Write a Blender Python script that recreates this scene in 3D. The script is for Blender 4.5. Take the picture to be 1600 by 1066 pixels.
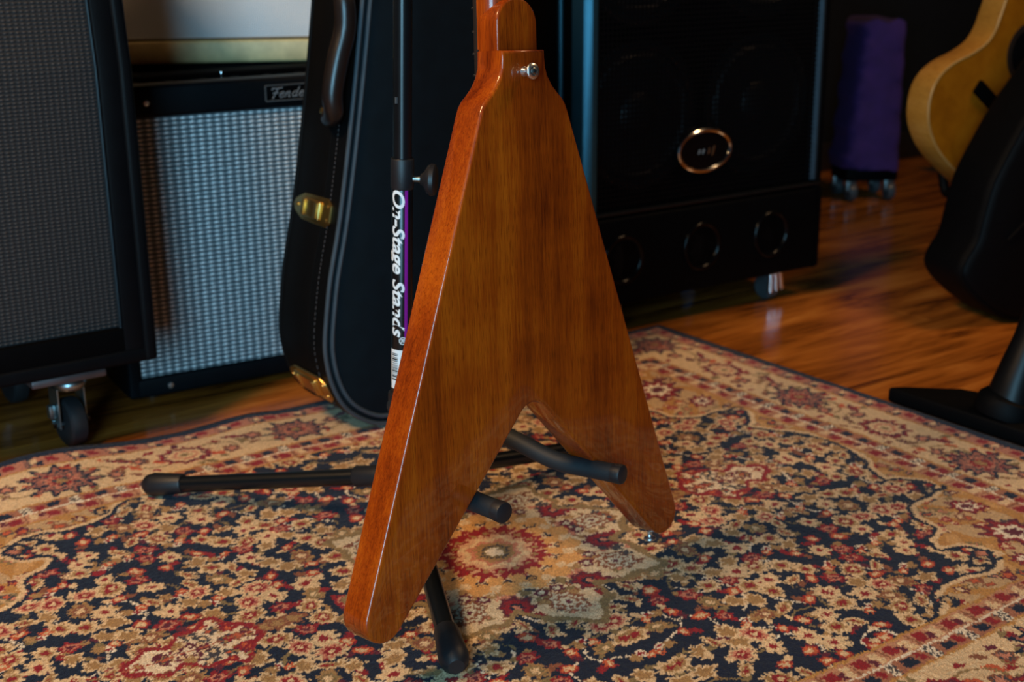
import bpy, bmesh, math, random
import numpy as np
from mathutils import Matrix, Vector, noise

# ------------------------------------------------------------------ scene, camera, light
for o in list(bpy.data.objects):
    bpy.data.objects.remove(o)
scene = bpy.context.scene
COL = scene.collection
random.seed(7)
rng = np.random.default_rng(11)

CAM_H, PITCH, ROLL, FPX = 0.73, math.radians(17.0), math.radians(0.5), 2100.0
cp, sp = math.cos(PITCH), math.sin(PITCH)
cr, sr = math.cos(ROLL), math.sin(ROLL)
base = Matrix(((1, 0, 0), (0, -sp, cp), (0, -cp, -sp)))
M3 = base @ Matrix(((cr, -sr, 0), (sr, cr, 0), (0, 0, 1)))
cx_, cy_, cz_ = M3.col[0], -M3.col[1], -M3.col[2]
cam_data = bpy.data.cameras.new('camera')
cam_data.sensor_width = 36.0
cam_data.lens = 36.0 * FPX / 1600.0
cam_data.clip_start = 0.05
cam_data.dof.use_dof = True
cam_data.dof.focus_distance = 1.33
cam_data.dof.aperture_fstop = 6.3
cam = bpy.data.objects.new('camera', cam_data)
COL.objects.link(cam)
cam.matrix_world = Matrix(((cx_[0], cy_[0], cz_[0], 0), (cx_[1], cy_[1], cz_[1], 0),
                           (cx_[2], cy_[2], cz_[2], CAM_H), (0, 0, 0, 1)))
scene.camera = cam

world = bpy.data.worlds.new('room_dimness')
scene.world = world
world.use_nodes = True
bg = world.node_tree.nodes['Background']
bg.inputs[0].default_value = (0.35, 0.5, 0.7, 1)
bg.inputs[1].default_value = 0.006


def area(name, loc, target, sx, sy, power, colour):
    d = bpy.data.lights.new(name, 'AREA')
    d.shape = 'RECTANGLE'
    d.size, d.size_y = sx, sy
    d.energy = power
    d.color = colour
    o = bpy.data.objects.new(name, d)
    COL.objects.link(o)
    o.location = loc
    o.rotation_euler = (Vector(target) - Vector(loc)).to_track_quat('-Z', 'Y').to_euler()
    return o


area('window_daylight', (-0.50, -1.7, 1.00), (-0.2, 2.0, 0.45), 1.0, 1.8, 110, (0.32, 0.72, 1.0))
area('ceiling_lamp_warm', (-1.30, 0.55, 2.25), (-0.05, 1.5, 0.0), 0.45, 0.45, 50, (1.0, 0.62, 0.30))
area('floor_fill_warm', (1.9, 2.2, 2.4), (0.9, 2.2, 0.0), 0.5, 0.5, 20, (1.0, 0.62, 0.32))  # added warm fill that brightens the right-hand floor; no known lamp there

scene.view_settings.view_transform = 'Standard'
scene.view_settings.look = 'None'
scene.view_settings.gamma = 1.0
scene.view_settings.use_curve_mapping = False
scene.view_settings.exposure = 0.0


# ------------------------------------------------------------------ materials
def lin(r, g, b):
    f = lambda c: ((c / 255) / 12.92 if c / 255 <= 0.04045 else ((c / 255 + 0.055) / 1.055) ** 2.4)
    return (f(r), f(g), f(b), 1.0)


def new_mat(name):
    m = bpy.data.materials.new(name)
    m.use_nodes = True
    nt = m.node_tree
    return m, nt, nt.nodes['Principled BSDF']


def nd(nt, kind, **kw):
    n = nt.nodes.new(kind)
    for k, v in kw.items():
        setattr(n, k, v)
    return n


def math_n(nt, op, a, b=None, c=None):
    n = nt.nodes.new('ShaderNodeMath')
    n.operation = op
    for i, v in enumerate((a, b, c)):
        if v is None:
            continue
        if isinstance(v, (int, float)):
            n.inputs[i].default_value = v
        else:
            nt.links.new(v, n.inputs[i])
    return n.outputs[0]


def coords(nt, scale=(1, 1, 1), rot=(0, 0, 0)):
    tc = nd(nt, 'ShaderNodeTexCoord')
    mp = nd(nt, 'ShaderNodeMapping')
    mp.inputs['Scale'].default_value = scale
    mp.inputs['Rotation'].default_value = rot
    nt.links.new(tc.outputs['Object'], mp.inputs['Vector'])
    return mp.outputs['Vector']


def noise_n(nt, vec, scale=1.0, detail=4.0, rough=0.55, dist=0.0):
    n = nd(nt, 'ShaderNodeTexNoise')
    n.inputs['Scale'].default_value = scale
    n.inputs['Detail'].default_value = detail
    n.inputs['Roughness'].default_value = rough
    n.inputs['Distortion'].default_value = dist
    nt.links.new(vec, n.inputs['Vector'])
    return n.outputs['Fac']


def ramp(nt, fac, stops):
    n = nd(nt, 'ShaderNodeValToRGB')
    e = n.color_ramp.elements
    while len(e) < len(stops):
        e.new(0.5)
    for el, (p, c) in zip(e, stops):
        el.position = p
        el.color = c
    nt.links.new(fac, n.inputs['Fac'])
    return n.outputs['Color']


def bump(nt, bsdf, height, strength, dist=0.001):
    b = nd(nt, 'ShaderNodeBump')
    b.inputs['Strength'].default_value = strength
    b.inputs['Distance'].default_value = dist
    nt.links.new(height, b.inputs['Height'])
    nt.links.new(b.outputs['Normal'], bsdf.inputs['Normal'])


def simple(name, col, rough=0.5, metal=0.0, spec=0.5, grain=None, gs=0.3, gd=0.0006, coat=0.0, var=0.15):
    m, nt, b = new_mat(name)
    b.inputs['Roughness'].default_value = rough
    b.inputs['Metallic'].default_value = metal
    b.inputs['Specular IOR Level'].default_value = spec
    b.inputs['Coat Weight'].default_value = coat
    b.inputs['Coat Roughness'].default_value = 0.08
    v = coords(nt)
    f = noise_n(nt, v, 35.0, 3)
    lo = tuple(c * (1 - var) for c in col[:3]) + (1,)
    hi = tuple(min(1, c * (1 + var)) for c in col[:3]) + (1,)
    nt.links.new(ramp(nt, f, [(0.3, lo), (0.7, hi)]), b.inputs['Base Color'])
    if grain:
        bump(nt, b, noise_n(nt, v, grain, 2), gs, gd)
    return m


def mat_mahogany(name, dark, mid, light, rot=(0, 0, 0), rough=0.38, coat=0.75):
    m, nt, b = new_mat(name)
    v = coords(nt, (1, 1, 1), rot)
    def sc(s):
        mp = nd(nt, 'ShaderNodeMapping')
        mp.inputs['Scale'].default_value = s
        nt.links.new(v, mp.inputs['Vector'])
        return mp.outputs['Vector']
    broad = noise_n(nt, sc((22, 1.6, 22)), 1.0, 3, 0.5, 0.4)
    fine = noise_n(nt, sc((420, 16, 420)), 1.0, 3, 0.6)
    pores = noise_n(nt, sc((1100, 60, 1100)), 1.0, 1, 0.5)
    cloud = noise_n(nt, sc((9, 14, 9)), 1.0, 2, 0.5)
    f = math_n(nt, 'ADD', math_n(nt, 'MULTIPLY', broad, 0.55),
               math_n(nt, 'ADD', math_n(nt, 'MULTIPLY', fine, 0.28), math_n(nt, 'MULTIPLY', cloud, 0.22)))
    c = ramp(nt, f, [(0.38, dark), (0.52, mid), (0.66, light)])
    mx = nd(nt, 'ShaderNodeMix', data_type='RGBA', blend_type='MULTIPLY')
    mx.inputs['Factor'].default_value = 1.0
    nt.links.new(c, mx.inputs['A'])
    nt.links.new(ramp(nt, pores, [(0.34, (0.66, 0.62, 0.58, 1)), (0.46, (1, 1, 1, 1))]), mx.inputs['B'])
    nt.links.new(mx.outputs['Result'], b.inputs['Base Color'])
    b.inputs['Roughness'].default_value = rough
    b.inputs['Specular IOR Level'].default_value = 0.2
    b.inputs['Coat Weight'].default_value = coat
    b.inputs['Coat Roughness'].default_value = 0.035
    bump(nt, b, pores, 0.06, 0.0003)
    return m


def mat_floor():
    m, nt, b = new_mat('floor_laminate')
    tc = nd(nt, 'ShaderNodeTexCoord')
    oi = nd(nt, 'ShaderNodeObjectInfo')
    cm = nd(nt, 'ShaderNodeCombineXYZ')
    off = math_n(nt, 'MULTIPLY', oi.outputs['Random'], 37.0)
    nt.links.new(off, cm.inputs[0]); nt.links.new(off, cm.inputs[1])
    ad = nd(nt, 'ShaderNodeVectorMath', operation='ADD')
    nt.links.new(tc.outputs['Object'], ad.inputs[0]); nt.links.new(cm.outputs[0], ad.inputs[1])
    def sc(s):
        mp = nd(nt, 'ShaderNodeMapping')
        mp.inputs['Scale'].default_value = s
        nt.links.new(ad.outputs[0], mp.inputs['Vector'])
        return mp.outputs['Vector']
    a = noise_n(nt, sc((2.2, 17, 1)), 1.0, 4, 0.6, 1.2)
    g = noise_n(nt, sc((6, 160, 1)), 1.0, 3, 0.6, 0.2)
    f = math_n(nt, 'ADD', math_n(nt, 'MULTIPLY', a, 0.75), math_n(nt, 'MULTIPLY', g, 0.25))
    f = math_n(nt, 'ADD', f, math_n(nt, 'MULTIPLY', math_n(nt, 'SUBTRACT', oi.outputs['Random'], 0.5), 0.05))
    c = ramp(nt, f, [(0.36, lin(84, 42, 14)), (0.47, lin(146, 82, 28)), (0.57, lin(178, 104, 38)), (0.70, lin(206, 132, 58))])
    nt.links.new(c, b.inputs['Base Color'])
    b.inputs['Roughness'].default_value = 0.2
    b.inputs['Specular IOR Level'].default_value = 0.5
    bump(nt, b, g, 0.08, 0.0004)
    return m


def mat_rug():
    m, nt, b = new_mat('rug_pile')
    at = nd(nt, 'ShaderNodeVertexColor')
    at.layer_name = 'knots'
    v = coords(nt)
    f = noise_n(nt, v, 700.0, 2, 0.6)
    mx = nd(nt, 'ShaderNodeMix', data_type='RGBA', blend_type='MULTIPLY')
    mx.inputs['Factor'].default_value = 1.0
    nt.links.new(at.outputs['Color'], mx.inputs['A'])
    nt.links.new(ramp(nt, f, [(0.3, (0.62, 0.6, 0.6, 1)), (0.65, (1.12, 1.1, 1.08, 1))]), mx.inputs['B'])
    nt.links.new(mx.outputs['Result'], b.inputs['Base Color'])
    b.inputs['Roughness'].default_value = 0.85
    b.inputs['Specular IOR Level'].default_value = 0.15
    b.inputs['Sheen Weight'].default_value = 0.15
    b.inputs['Sheen Roughness'].default_value = 0.4
    bump(nt, b, f, 0.6, 0.002)
    return m


def mat_weave(name, base_c, thread_c, bead_c, px, pz, rough, metal):
    """fabric of upright bead columns (pitch px along x) crossed by rows (pitch pz along z)"""
    m, nt, b = new_mat(name)
    tc = nd(nt, 'ShaderNodeTexCoord')
    sx = nd(nt, 'ShaderNodeSeparateXYZ')
    nz = nd(nt, 'ShaderNodeTexNoise')
    nz.inputs['Scale'].default_value = 120.0
    nt.links.new(tc.outputs['Object'], nz.inputs['Vector'])
    nt.links.new(tc.outputs['Object'], sx.inputs[0])
    wob = math_n(nt, 'MULTIPLY', math_n(nt, 'SUBTRACT', nz.outputs['Fac'], 0.5), px * 0.25)
    X = math_n(nt, 'ADD', sx.outputs['X'], wob)
    Z = math_n(nt, 'ADD', sx.outputs['Z'], wob)
    cxn = math_n(nt, 'COSINE', math_n(nt, 'MULTIPLY', X, 2 * math.pi / px))
    czn = math_n(nt, 'COSINE', math_n(nt, 'MULTIPLY', Z, 2 * math.pi / pz))
    cx01 = math_n(nt, 'MULTIPLY_ADD', cxn, 0.5, 0.5)
    cz01 = math_n(nt, 'MULTIPLY_ADD', czn, 0.5, 0.5)
    bead = math_n(nt, 'MULTIPLY', math_n(nt, 'POWER', cx01, 1.6), math_n(nt, 'POWER', cz01, 1.2))
    row = math_n(nt, 'POWER', cz01, 1.5)
    m1 = nd(nt, 'ShaderNodeMix', data_type='RGBA')
    m1.inputs['A'].default_value = base_c
    m1.inputs['B'].default_value = thread_c
    nt.links.new(row, m1.inputs['Factor'])
    m2 = nd(nt, 'ShaderNodeMix', data_type='RGBA')
    nt.links.new(m1.outputs['Result'], m2.inputs['A'])
    m2.inputs['B'].default_value = bead_c
    nt.links.new(bead, m2.inputs['Factor'])
    nt.links.new(m2.outputs['Result'], b.inputs['Base Color'])
    b.inputs['Roughness'].default_value = rough
    b.inputs['Metallic'].default_value = metal
    h = math_n(nt, 'ADD', bead, math_n(nt, 'MULTIPLY', row, 0.4))
    bump(nt, b, h, 0.7, 0.002)
    return m


def mat_perforated():
    m, nt, b = new_mat('perforated_grille_metal')
    v = coords(nt, (1, 0.001, 1))
    vo = nd(nt, 'ShaderNodeTexVoronoi', feature='F1')
    vo.inputs['Scale'].default_value = 105.0
    vo.inputs['Randomness'].default_value = 0.0
    nt.links.new(v, vo.inputs['Vector'])
    hole = math_n(nt, 'LESS_THAN', vo.outputs['Distance'], 0.34)
    tr = nd(nt, 'ShaderNodeBsdfTransparent')
    mix = nd(nt, 'ShaderNodeMixShader')
    nt.links.new(hole, mix.inputs[0])
    nt.links.new(b.outputs[0], mix.inputs[1])
    nt.links.new(tr.outputs[0], mix.inputs[2])
    nt.links.new(mix.outputs[0], nt.nodes['Material Output'].inputs['Surface'])
    b.inputs['Base Color'].default_value = (0.0018, 0.0018, 0.0022, 1)
    b.inputs['Roughness'].default_value = 0.5
    b.inputs['Specular IOR Level'].default_value = 0.08
    return m


MAHO = mat_mahogany('mahogany_gloss', (0.112, 0.0110, 0.0007, 1), (0.295, 0.0385, 0.0013, 1), (0.46, 0.082, 0.0030, 1), coat=0.65)
FLOOR = mat_floor()
RUG = mat_rug()
BINDING = simple('navy_binding', lin(13, 14, 25), 0.9, grain=900, gs=0.5)
TOLEX = simple('black_tolex', (0.0020, 0.0026, 0.0036, 1), 0.5, spec=0.10, grain=520, gs=0.45, gd=0.0008)
TOLEX_DARK = simple('black_textured_vinyl', (0.0012, 0.0012, 0.0015, 1), 0.6, spec=0.06, grain=480, gs=0.4, gd=0.0008)
CASEVINYL = simple('case_vinyl', (0.0026, 0.0065, 0.0092, 1), 0.62, spec=0.15, grain=700, gs=0.4, gd=0.0006)
CASESIDE = simple('case_side_vinyl', (0.0022, 0.0022, 0.0024, 1), 0.55, spec=0.12, grain=700, gs=0.4, gd=0.0006)
PIPING = simple('case_piping_vinyl', (0.045, 0.058, 0.070, 1), 0.34)
STITCH = simple('stitch_thread', (0.05, 0.04, 0.04, 1), 0.8)
LEATHER = simple('dark_handle_leather', (0.011, 0.007, 0.006, 1), 0.32, grain=260, gs=0.25)
GOLD = simple('gold_plated_latch', (0.72, 0.46, 0.14, 1), 0.33, 1.0)
CHROME = simple('chrome', (0.75, 0.77, 0.78, 1), 0.12, 1.0, var=0.03)
STEEL = simple('zinc_steel', (0.34, 0.40, 0.41, 1), 0.36, 1.0)
RUBBER = simple('black_rubber', (0.008, 0.008, 0.010, 1), 0.5, grain=300, gs=0.2)
TYRE = simple('caster_rubber', (0.012, 0.012, 0.014, 1), 0.5)
STANDBLK = simple('black_powder_coated_tube', (0.004, 0.005, 0.006, 1), 0.28)
FOAM = simple('black_foam_grip', (0.008, 0.011, 0.014, 1), 0.62, grain=800, gs=0.3)
WHITEINK = simple('white_label_print', (0.78, 0.78, 0.78, 1), 0.5, var=0.03)
PURPLEINK = simple('purple_label_print', lin(150, 20, 140), 0.45, var=0.05)
BLACKINK = simple('black_label_print', (0.01, 0.01, 0.01, 1), 0.5)
GREYINK = simple('badge_grey_enamel', (0.16, 0.18, 0.20, 1), 0.4)
SILVERGRILLE = mat_weave('silver_sparkle_grille_cloth', (0.035, 0.050, 0.06, 1), (0.22, 0.26, 0.28, 1), (1.0, 1.0, 1.0, 1), 0.0139, 0.0071, 0.5, 0.0)
DARKGRILLE = mat_weave('charcoal_basketweave_grille', (0.005, 0.0055, 0.007, 1), (0.010, 0.010, 0.011, 1), (0.040, 0.036, 0.037, 1), 0.0082, 0.0054, 0.7, 0.0)
PALEGRILLE = mat_weave('pale_linen_grille', (0.66, 0.68, 0.70, 1), (0.78, 0.80, 0.82, 1), (0.92, 0.93, 0.94, 1), 0.0032, 0.0026, 0.8, 0.0)
CREAM = simple('cream_tolex', (0.66, 0.52, 0.25, 1), 0.5, grain=500, gs=0.4)
PERF = mat_perforated()
CONE = simple('speaker_cone_paper', (0.010, 0.010, 0.012, 1), 0.5)
FRAMEGLOSS = simple('speaker_frame_gloss', (0.06, 0.065, 0.07, 1), 0.22, 0.8)
BLACKGLOSS = simple('black_gloss_plastic', (0.0018, 0.0018, 0.0022, 1), 0.2, spec=0.2)
RAIL = simple('blue_lit_rail', (0.035, 0.11, 0.15, 1), 0.42, 0.8, var=0.05)  # black metal with the blue light on it put into the base colour
DEADBLACK = simple('dull_black_vinyl', (.0012, .0012, .0014, 1), .7, spec=.02)
FRETBOARD = simple('dark_rosewood', (0.016, 0.008, 0.005, 1), 0.5)
NICKEL = simple('fret_nickel', (0.6, 0.58, 0.52, 1), 0.25, 1.0)
SPRUCE = mat_mahogany('honey_spruce_top', (0.22, 0.062, 0.002, 1), (0.29, 0.088, 0.003, 1), (0.34, 0.110, 0.005, 1), coat=0.3)
MAPLE = mat_mahogany('pale_maple_side', (0.32, 0.135, 0.018, 1), (0.37, 0.165, 0.026, 1), (0.42, 0.20, 0.04, 1), coat=0.4)
BONE = simple('cream_binding', (0.36, 0.19, 0.055, 1), 0.4)
PURPLE = simple('purple_velvet', lin(48, 18, 80), 0.9, grain=160, gs=0.3)
NYLON = simple('black_nylon', (0.0014, 0.0014, 0.0018, 1), 0.6, spec=0.10, grain=600, gs=0.4)
GREYNYLON = simple('grey_nylon_strap', (0.035, 0.032, 0.045, 1), 0.85, grain=500, gs=0.4)
WALL = simple('dark_painted_wall', (0.004, 0.004, 0.005, 1), 0.9, spec=0.2)
BASEB = simple('dark_baseboard', (0.012, 0.009, 0.008, 1), 0.5)

# ------------------------------------------------------------------ mesh helpers
TM = {}


def empty(name, loc=(0, 0, 0), rotz=0.0, matrix=None):
    o = bpy.data.objects.new(name, None)
    o.empty_display_size = 0.05
    COL.objects.link(o)
    m = matrix if matrix is not None else Matrix.Translation(loc) @ Matrix.Rotation(rotz, 4, 'Z')
    o.matrix_world = m
    TM[o.name] = m
    return o


def tag(o, label=None, cat=None, group=None, kind=None):
    if label: o['label'] = label
    if cat: o['category'] = cat
    if group: o['group'] = group
    if kind: o['kind'] = kind
    return o


def mk(name, bm, mat, parent=None, bevel=0.0, seg=2, ang=35, world_space=False, origin=None):
    bmesh.ops.remove_doubles(bm, verts=bm.verts, dist=1e-6)
    bmesh.ops.recalc_face_normals(bm, faces=bm.faces)
    if bevel > 0:
        es = [e for e in bm.edges if len(e.link_faces) == 2 and e.calc_face_angle(0) > math.radians(30)]
        bmesh.ops.bevel(bm, geom=es, offset=bevel, segments=seg, profile=0.5, affect='EDGES', clamp_overlap=True)
    if world_space and parent is not None:
        bmesh.ops.transform(bm, matrix=TM[parent.name].inverted(), verts=bm.verts)
    if origin is not None:
        bmesh.ops.translate(bm, vec=-Vector(origin), verts=bm.verts)
    me = bpy.data.meshes.new(name)
    bm.to_mesh(me)
    bm.free()
    me.materials.append(mat)
    me.shade_smooth()
    me.set_sharp_from_angle(angle=math.radians(ang))
    o = bpy.data.objects.new(name, me)
    COL.objects.link(o)
    if origin is not None:
        o.location = origin
    if parent is not None:
        o.parent = parent
    return o


def sub(name, me, parent, loc=(0, 0, 0)):
    o = bpy.data.objects.new(name, me)
    COL.objects.link(o)
    o.location = loc
    o.parent = parent
    return o


def NB():
    return bmesh.new()


def box(bm, x0, x1, y0, y1, z0, z1):
    vs = [bm.verts.new((x, y, z)) for x in (x0, x1) for y in (y0, y1) for z in (z0, z1)]
    for f in ((0, 1, 3, 2), (4, 6, 7, 5), (0, 4, 5, 1), (2, 3, 7, 6), (0, 2, 6, 4), (1, 5, 7, 3)):
        bm.faces.new([vs[i] for i in f])
    return bm


def prism(bm, pts, d0, d1, plane='xz'):
    def P(p, d):
        return (p[0], d, p[1]) if plane == 'xz' else ((p[0], p[1], d) if plane == 'xy' else (d, p[0], p[1]))
    a = [bm.verts.new(P(p, d0)) for p in pts]
    b = [bm.verts.new(P(p, d1)) for p in pts]
    bm.faces.new(a)
    bm.faces.new(b[::-1])
    n = len(pts)
    for i in range(n):
        bm.faces.new((a[i], b[i], b[(i + 1) % n], a[(i + 1) % n]))
    return bm


def ring_prism(bm, outer, inner, d0, d1):
    n = len(outer)
    L = [[bm.verts.new((p[0], d, p[1])) for p in ps] for ps in (outer, inner) for d in (d0, d1)]
    o0, o1, i0, i1 = L
    for i in range(n):
        j = (i + 1) % n
        bm.faces.new((o0[i], o0[j], i0[j], i0[i]))
        bm.faces.new((o1[i], i1[i], i1[j], o1[j]))
        bm.faces.new((o0[i], o1[i], o1[j], o0[j]))
        bm.faces.new((i0[i], i0[j], i1[j], i1[i]))
    return bm


def sweep(bm, pts, r, n=10, closed=False, flat=1.0):
    pts = [Vector(p) for p in pts]
    m = len(pts)
    rs = r if isinstance(r, (list, tuple)) else [r] * m
    rings = []
    t0 = (pts[1] - pts[0]).normalized()
    up = Vector((0, 0, 1)) if abs(t0.z) < 0.9 else Vector((1, 0, 0))
    nrm = (up - t0 * up.dot(t0)).normalized()
    for i in range(m):
        if closed:
            t = (pts[(i + 1) % m] - pts[i - 1]).normalized()
        else:
            t = (pts[min(i + 1, m - 1)] - pts[max(i - 1, 0)]).normalized()
        nrm = (nrm - t * nrm.dot(t)).normalized()
        bi = t.cross(nrm)
        rings.append([bm.verts.new(pts[i] + (nrm * math.cos(2 * math.pi * k / n) * flat + bi * math.sin(2 * math.pi * k / n)) * rs[i])
                      for k in range(n)])
    for i in range(m if closed else m - 1):
        a, b = rings[i], rings[(i + 1) % m]
        for k in range(n):
            bm.faces.new((a[k], a[(k + 1) % n], b[(k + 1) % n], b[k]))
    if not closed:
        bm.faces.new(rings[0][::-1])
        bm.faces.new(rings[-1])
    return bm


def lathe(bm, prof, n=24, mat=None):
    mat = mat or Matrix.Identity(4)
    rings = []
    for r, h in prof:
        if r < 1e-6:
            rings.append([bm.verts.new(mat @ Vector((0, 0, h)))])
        else:
            rings.append([bm.verts.new(mat @ Vector((r * math.cos(2 * math.pi * k / n), r * math.sin(2 * math.pi * k / n), h))) for k in range(n)])
    for a, b in zip(rings, rings[1:]):
        for k in range(n):
            va = [a[k % len(a)], a[(k + 1) % len(a)]]
            vb = [b[(k + 1) % len(b)], b[k % len(b)]]
            f = []
            for v in va + vb:
                if v not in f:
                    f.append(v)
            if len(f) >= 3:
                bm.faces.new(f)
    if len(rings[0]) > 1: bm.faces.new(rings[0][::-1])
    if len(rings[-1]) > 1: bm.faces.new(rings[-1])
    return bm


def frame_to(loc, direction):
    return Matrix.Translation(loc) @ Vector(direction).to_track_quat('Z', 'Y').to_matrix().to_4x4()


def catmull(pts, k=8, closed=False):
    P = [Vector(p) for p in pts]
    n = len(P)
    out = []
    for i in range(n if closed else n - 1):
        p0 = P[i - 1] if (closed or i > 0) else P[i]
        p1, p2 = P[i], P[(i + 1) % n]
        p3 = P[(i + 2) % n] if (closed or i + 2 < n) else p2
        for s in range(k):
            t = s / k
            out.append(0.5 * ((2 * p1) + (p2 - p0) * t + (2 * p0 - 5 * p1 + 4 * p2 - p3) * t * t + (3 * p1 - p0 - 3 * p2 + p3) * t ** 3))
    if not closed:
        out.append(P[-1])
    return out


def text_mesh(s, size, shear=0.0, offset=0.0):
    cu = bpy.data.curves.new('lettering', 'FONT')
    cu.body = s
    cu.size = size
    cu.shear = shear
    cu.offset = offset
    cu.extrude = 0.0
    cu.resolution_u = 4
    o = bpy.data.objects.new('lettering_tmp', cu)
    COL.objects.link(o)
    dg = bpy.context.evaluated_depsgraph_get()
    me = bpy.data.meshes.new_from_object(o.evaluated_get(dg))
    bpy.data.objects.remove(o)
    bpy.data.curves.remove(cu)
    return me


R = math.radians
ROOM = R(35.4)
E1 = Vector((math.cos(ROOM), math.sin(ROOM), 0))
EB = Vector((-math.sin(ROOM), math.cos(ROOM), 0))     # towards the back wall

# ------------------------------------------------------------------ setting: floor, walls
bm = NB()
box(bm, -2.2, 4.6, -0.9, 2.85, -0.03, -0.008)
floor = tag(mk('floor', bm, simple('subfloor', (0.03, 0.018, 0.01, 1), 0.8)), kind='structure')
floor.rotation_euler = (0, 0, ROOM)
PW, PL = 0.19, 1.28
bm = NB()
box(bm, -PL / 2 + 0.0004, PL / 2 - 0.0004, -PW / 2 + 0.0004, PW / 2 - 0.0004, -0.008, 0.0)
p0 = mk('plank', bm, FLOOR, floor, bevel=0.0005, seg=1)
first = True
for j in range(20):
    y = -0.9 + PW * (j + 0.5)
    off = (j * 0.413) % 1.0 * PL
    for i in range(7):
        x = -2.2 + off + PL * (i - 0.5)
        if x < -2.2 + PL / 2 or x > 4.6 - PL / 2:
            continue
        if first:
            p0.location = (x, y, 0); first = False
        else:
            sub('plank', p0.data, floor, (x, y, 0))

bm = NB()
box(bm, -2.2, 4.6, 2.85, 2.95, -0.03, 2.6)
w = tag(mk('wall_back', bm, WALL), kind='structure'); w.rotation_euler = (0, 0, ROOM)
bm = NB()
box(bm, 4.6, 4.7, -0.9, 2.95, -0.03, 2.6)
w = tag(mk('wall_right', bm, WALL), kind='structure'); w.rotation_euler = (0, 0, ROOM)
bm = NB()
box(bm, -2.2, 4.6, 2.832, 2.85, 0.0, 0.09)
w = tag(mk('baseboard_back', bm, BASEB, bevel=0.004), kind='structure'); w.rotation_euler = (0, 0, ROOM)

# ------------------------------------------------------------------ persian rug (pattern woven knot by knot)
HA, HB = 0.81, 0.617
PX = 0.001
NA, NBb = int(HA / PX), int(HB / PX)
aa, bb = np.meshgrid((np.arange(NA) + 0.5) * PX, (np.arange(NBb) + 0.5) * PX, indexing='ij')


def C(r, g, b):
    return np.array(lin(r, g, b)[:3])


NAVY, CREAMC, TAN, GOLDC = C(22, 26, 48), C(226, 194, 150), C(168, 130, 80), C(190, 138, 70)
RED, ORANGE, MAROON, OLIVE = C(146, 25, 28), C(200, 92, 50), C(100, 30, 44), C(138, 116, 74)
PINK, PALE, WHITEC, BROWN, DGREY = C(202, 130, 102), C(206, 200, 176), C(238, 222, 196), C(140, 84, 54), C(70, 64, 66)
img = np.empty((NA, NBb, 3))
img[:] = NAVY
MASK = None


def window(cx, cy, r):
    i0, i1 = max(0, int((cx - r) / PX)), min(NA, int((cx + r) / PX) + 2)
    j0, j1 = max(0, int((cy - r) / PX)), min(NBb, int((cy + r) / PX) + 2)
    if i0 >= i1 or j0 >= j1:
        return None
    return slice(i0, i1), slice(j0, j1)


def put(w, sel, col):
    if MASK is not None:
        sel = sel & MASK[w]
    v = img[w]
    v[sel] = col


def flower(cx, cy, r, n, rot, rings, amp=0.16, stretch=1.0, sang=0.0):
    w = window(cx, cy, r * 1.4 * max(stretch, 1))
    if w is None: return
    dx, dy = aa[w] - cx, bb[w] - cy
    c_, s_ = math.cos(sang), math.sin(sang)
    u, v = (dx * c_ + dy * s_) / stretch, -dx * s_ + dy * c_
    th = np.arctan2(v, u)
    d = np.hypot(u, v) / (r * (1 + amp * np.cos(n * th + rot) + 0.06 * np.cos(2 * n * th + 1.3 * rot)))
    for fr, col in rings:
        put(w, d < fr, col)


def leaf(cx, cy, L, W, ang, cols):
    w = window(cx, cy, L)
    if w is None: return
    dx, dy = aa[w] - cx, bb[w] - cy
    u = (dx * math.cos(ang) + dy * math.sin(ang)) / L
    v = (-dx * math.sin(ang) + dy * math.cos(ang)) / W
    d = np.abs(v) + u * u * 1.0 + 0.12 * np.sin(u * 22)
    for fr, col in cols:
        put(w, d < fr, col)


def stroke(pts, wd, col):
    pts = np.array(pts)
    for p, q in zip(pts[:-1], pts[1:]):
        c = (p + q) / 2
        w = window(c[0], c[1], np.hypot(*(q - p)) / 2 + wd * 1.5)
        if w is None: continue
        dx, dy = aa[w] - p[0], bb[w] - p[1]
        e = q - p
        t = np.clip((dx * e[0] + dy * e[1]) / (e @ e + 1e-12), 0, 1)
        put(w, np.hypot(dx - t * e[0], dy - t * e[1]) < wd / 2, col)


def curl(cx, cy, r, a0, turns, wd, col, sgn=1):
    t = np.linspace(0, 1, 26)
    ang = a0 + sgn * t * turns * 2 * math.pi
    rr = r * (1 - 0.78 * t)
    stroke(np.stack([cx + rr * np.cos(ang), cy + rr * np.sin(ang)], 1), wd, col)


def inside(poly):
    res = np.zeros(aa.shape, bool)
    n = len(poly)
    for i in range(n):
        x0, y0 = poly[i]; x1, y1 = poly[(i + 1) % n]
        if abs(y1 - y0) < 1e-9: continue
        c = ((y0 > bb) != (y1 > bb)) & (aa < (x1 - x0) * (bb - y0) / (y1 - y0) + x0)
        res ^= c
    return res


FA, FB = HA - 0.201, HB - 0.201        # half size of the field
rad, the = np.hypot(aa, bb), np.arctan2(bb, aa)
medR = 0.183 + 0.022 * np.cos(8 * the) + 0.006 * np.cos(24 * the)
med = rad < medR
sp_line = [(.300, FB + .002), (.325, .402), (.345, .380), (.395, .374), (.430, .384), (.462, .376), (.480, .350), (.468, .322), (.440, .310),
           (.452, .285), (.486, .268), (.492, .232), (.520, .206), (.560, .206), (.588, .196), (.598, .168), (.578, .142),
           (.560, .128), (.574, .096), (.596, .060), (FA + .002, .0)]
sp_line = [(p.x, p.y) for p in catmull([(x, y, 0) for x, y in sp_line], 5)]
spand = inside(sp_line + [(FA + .01, -.01), (FA + .01, FB + .01), (.3, FB + .01)])
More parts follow.
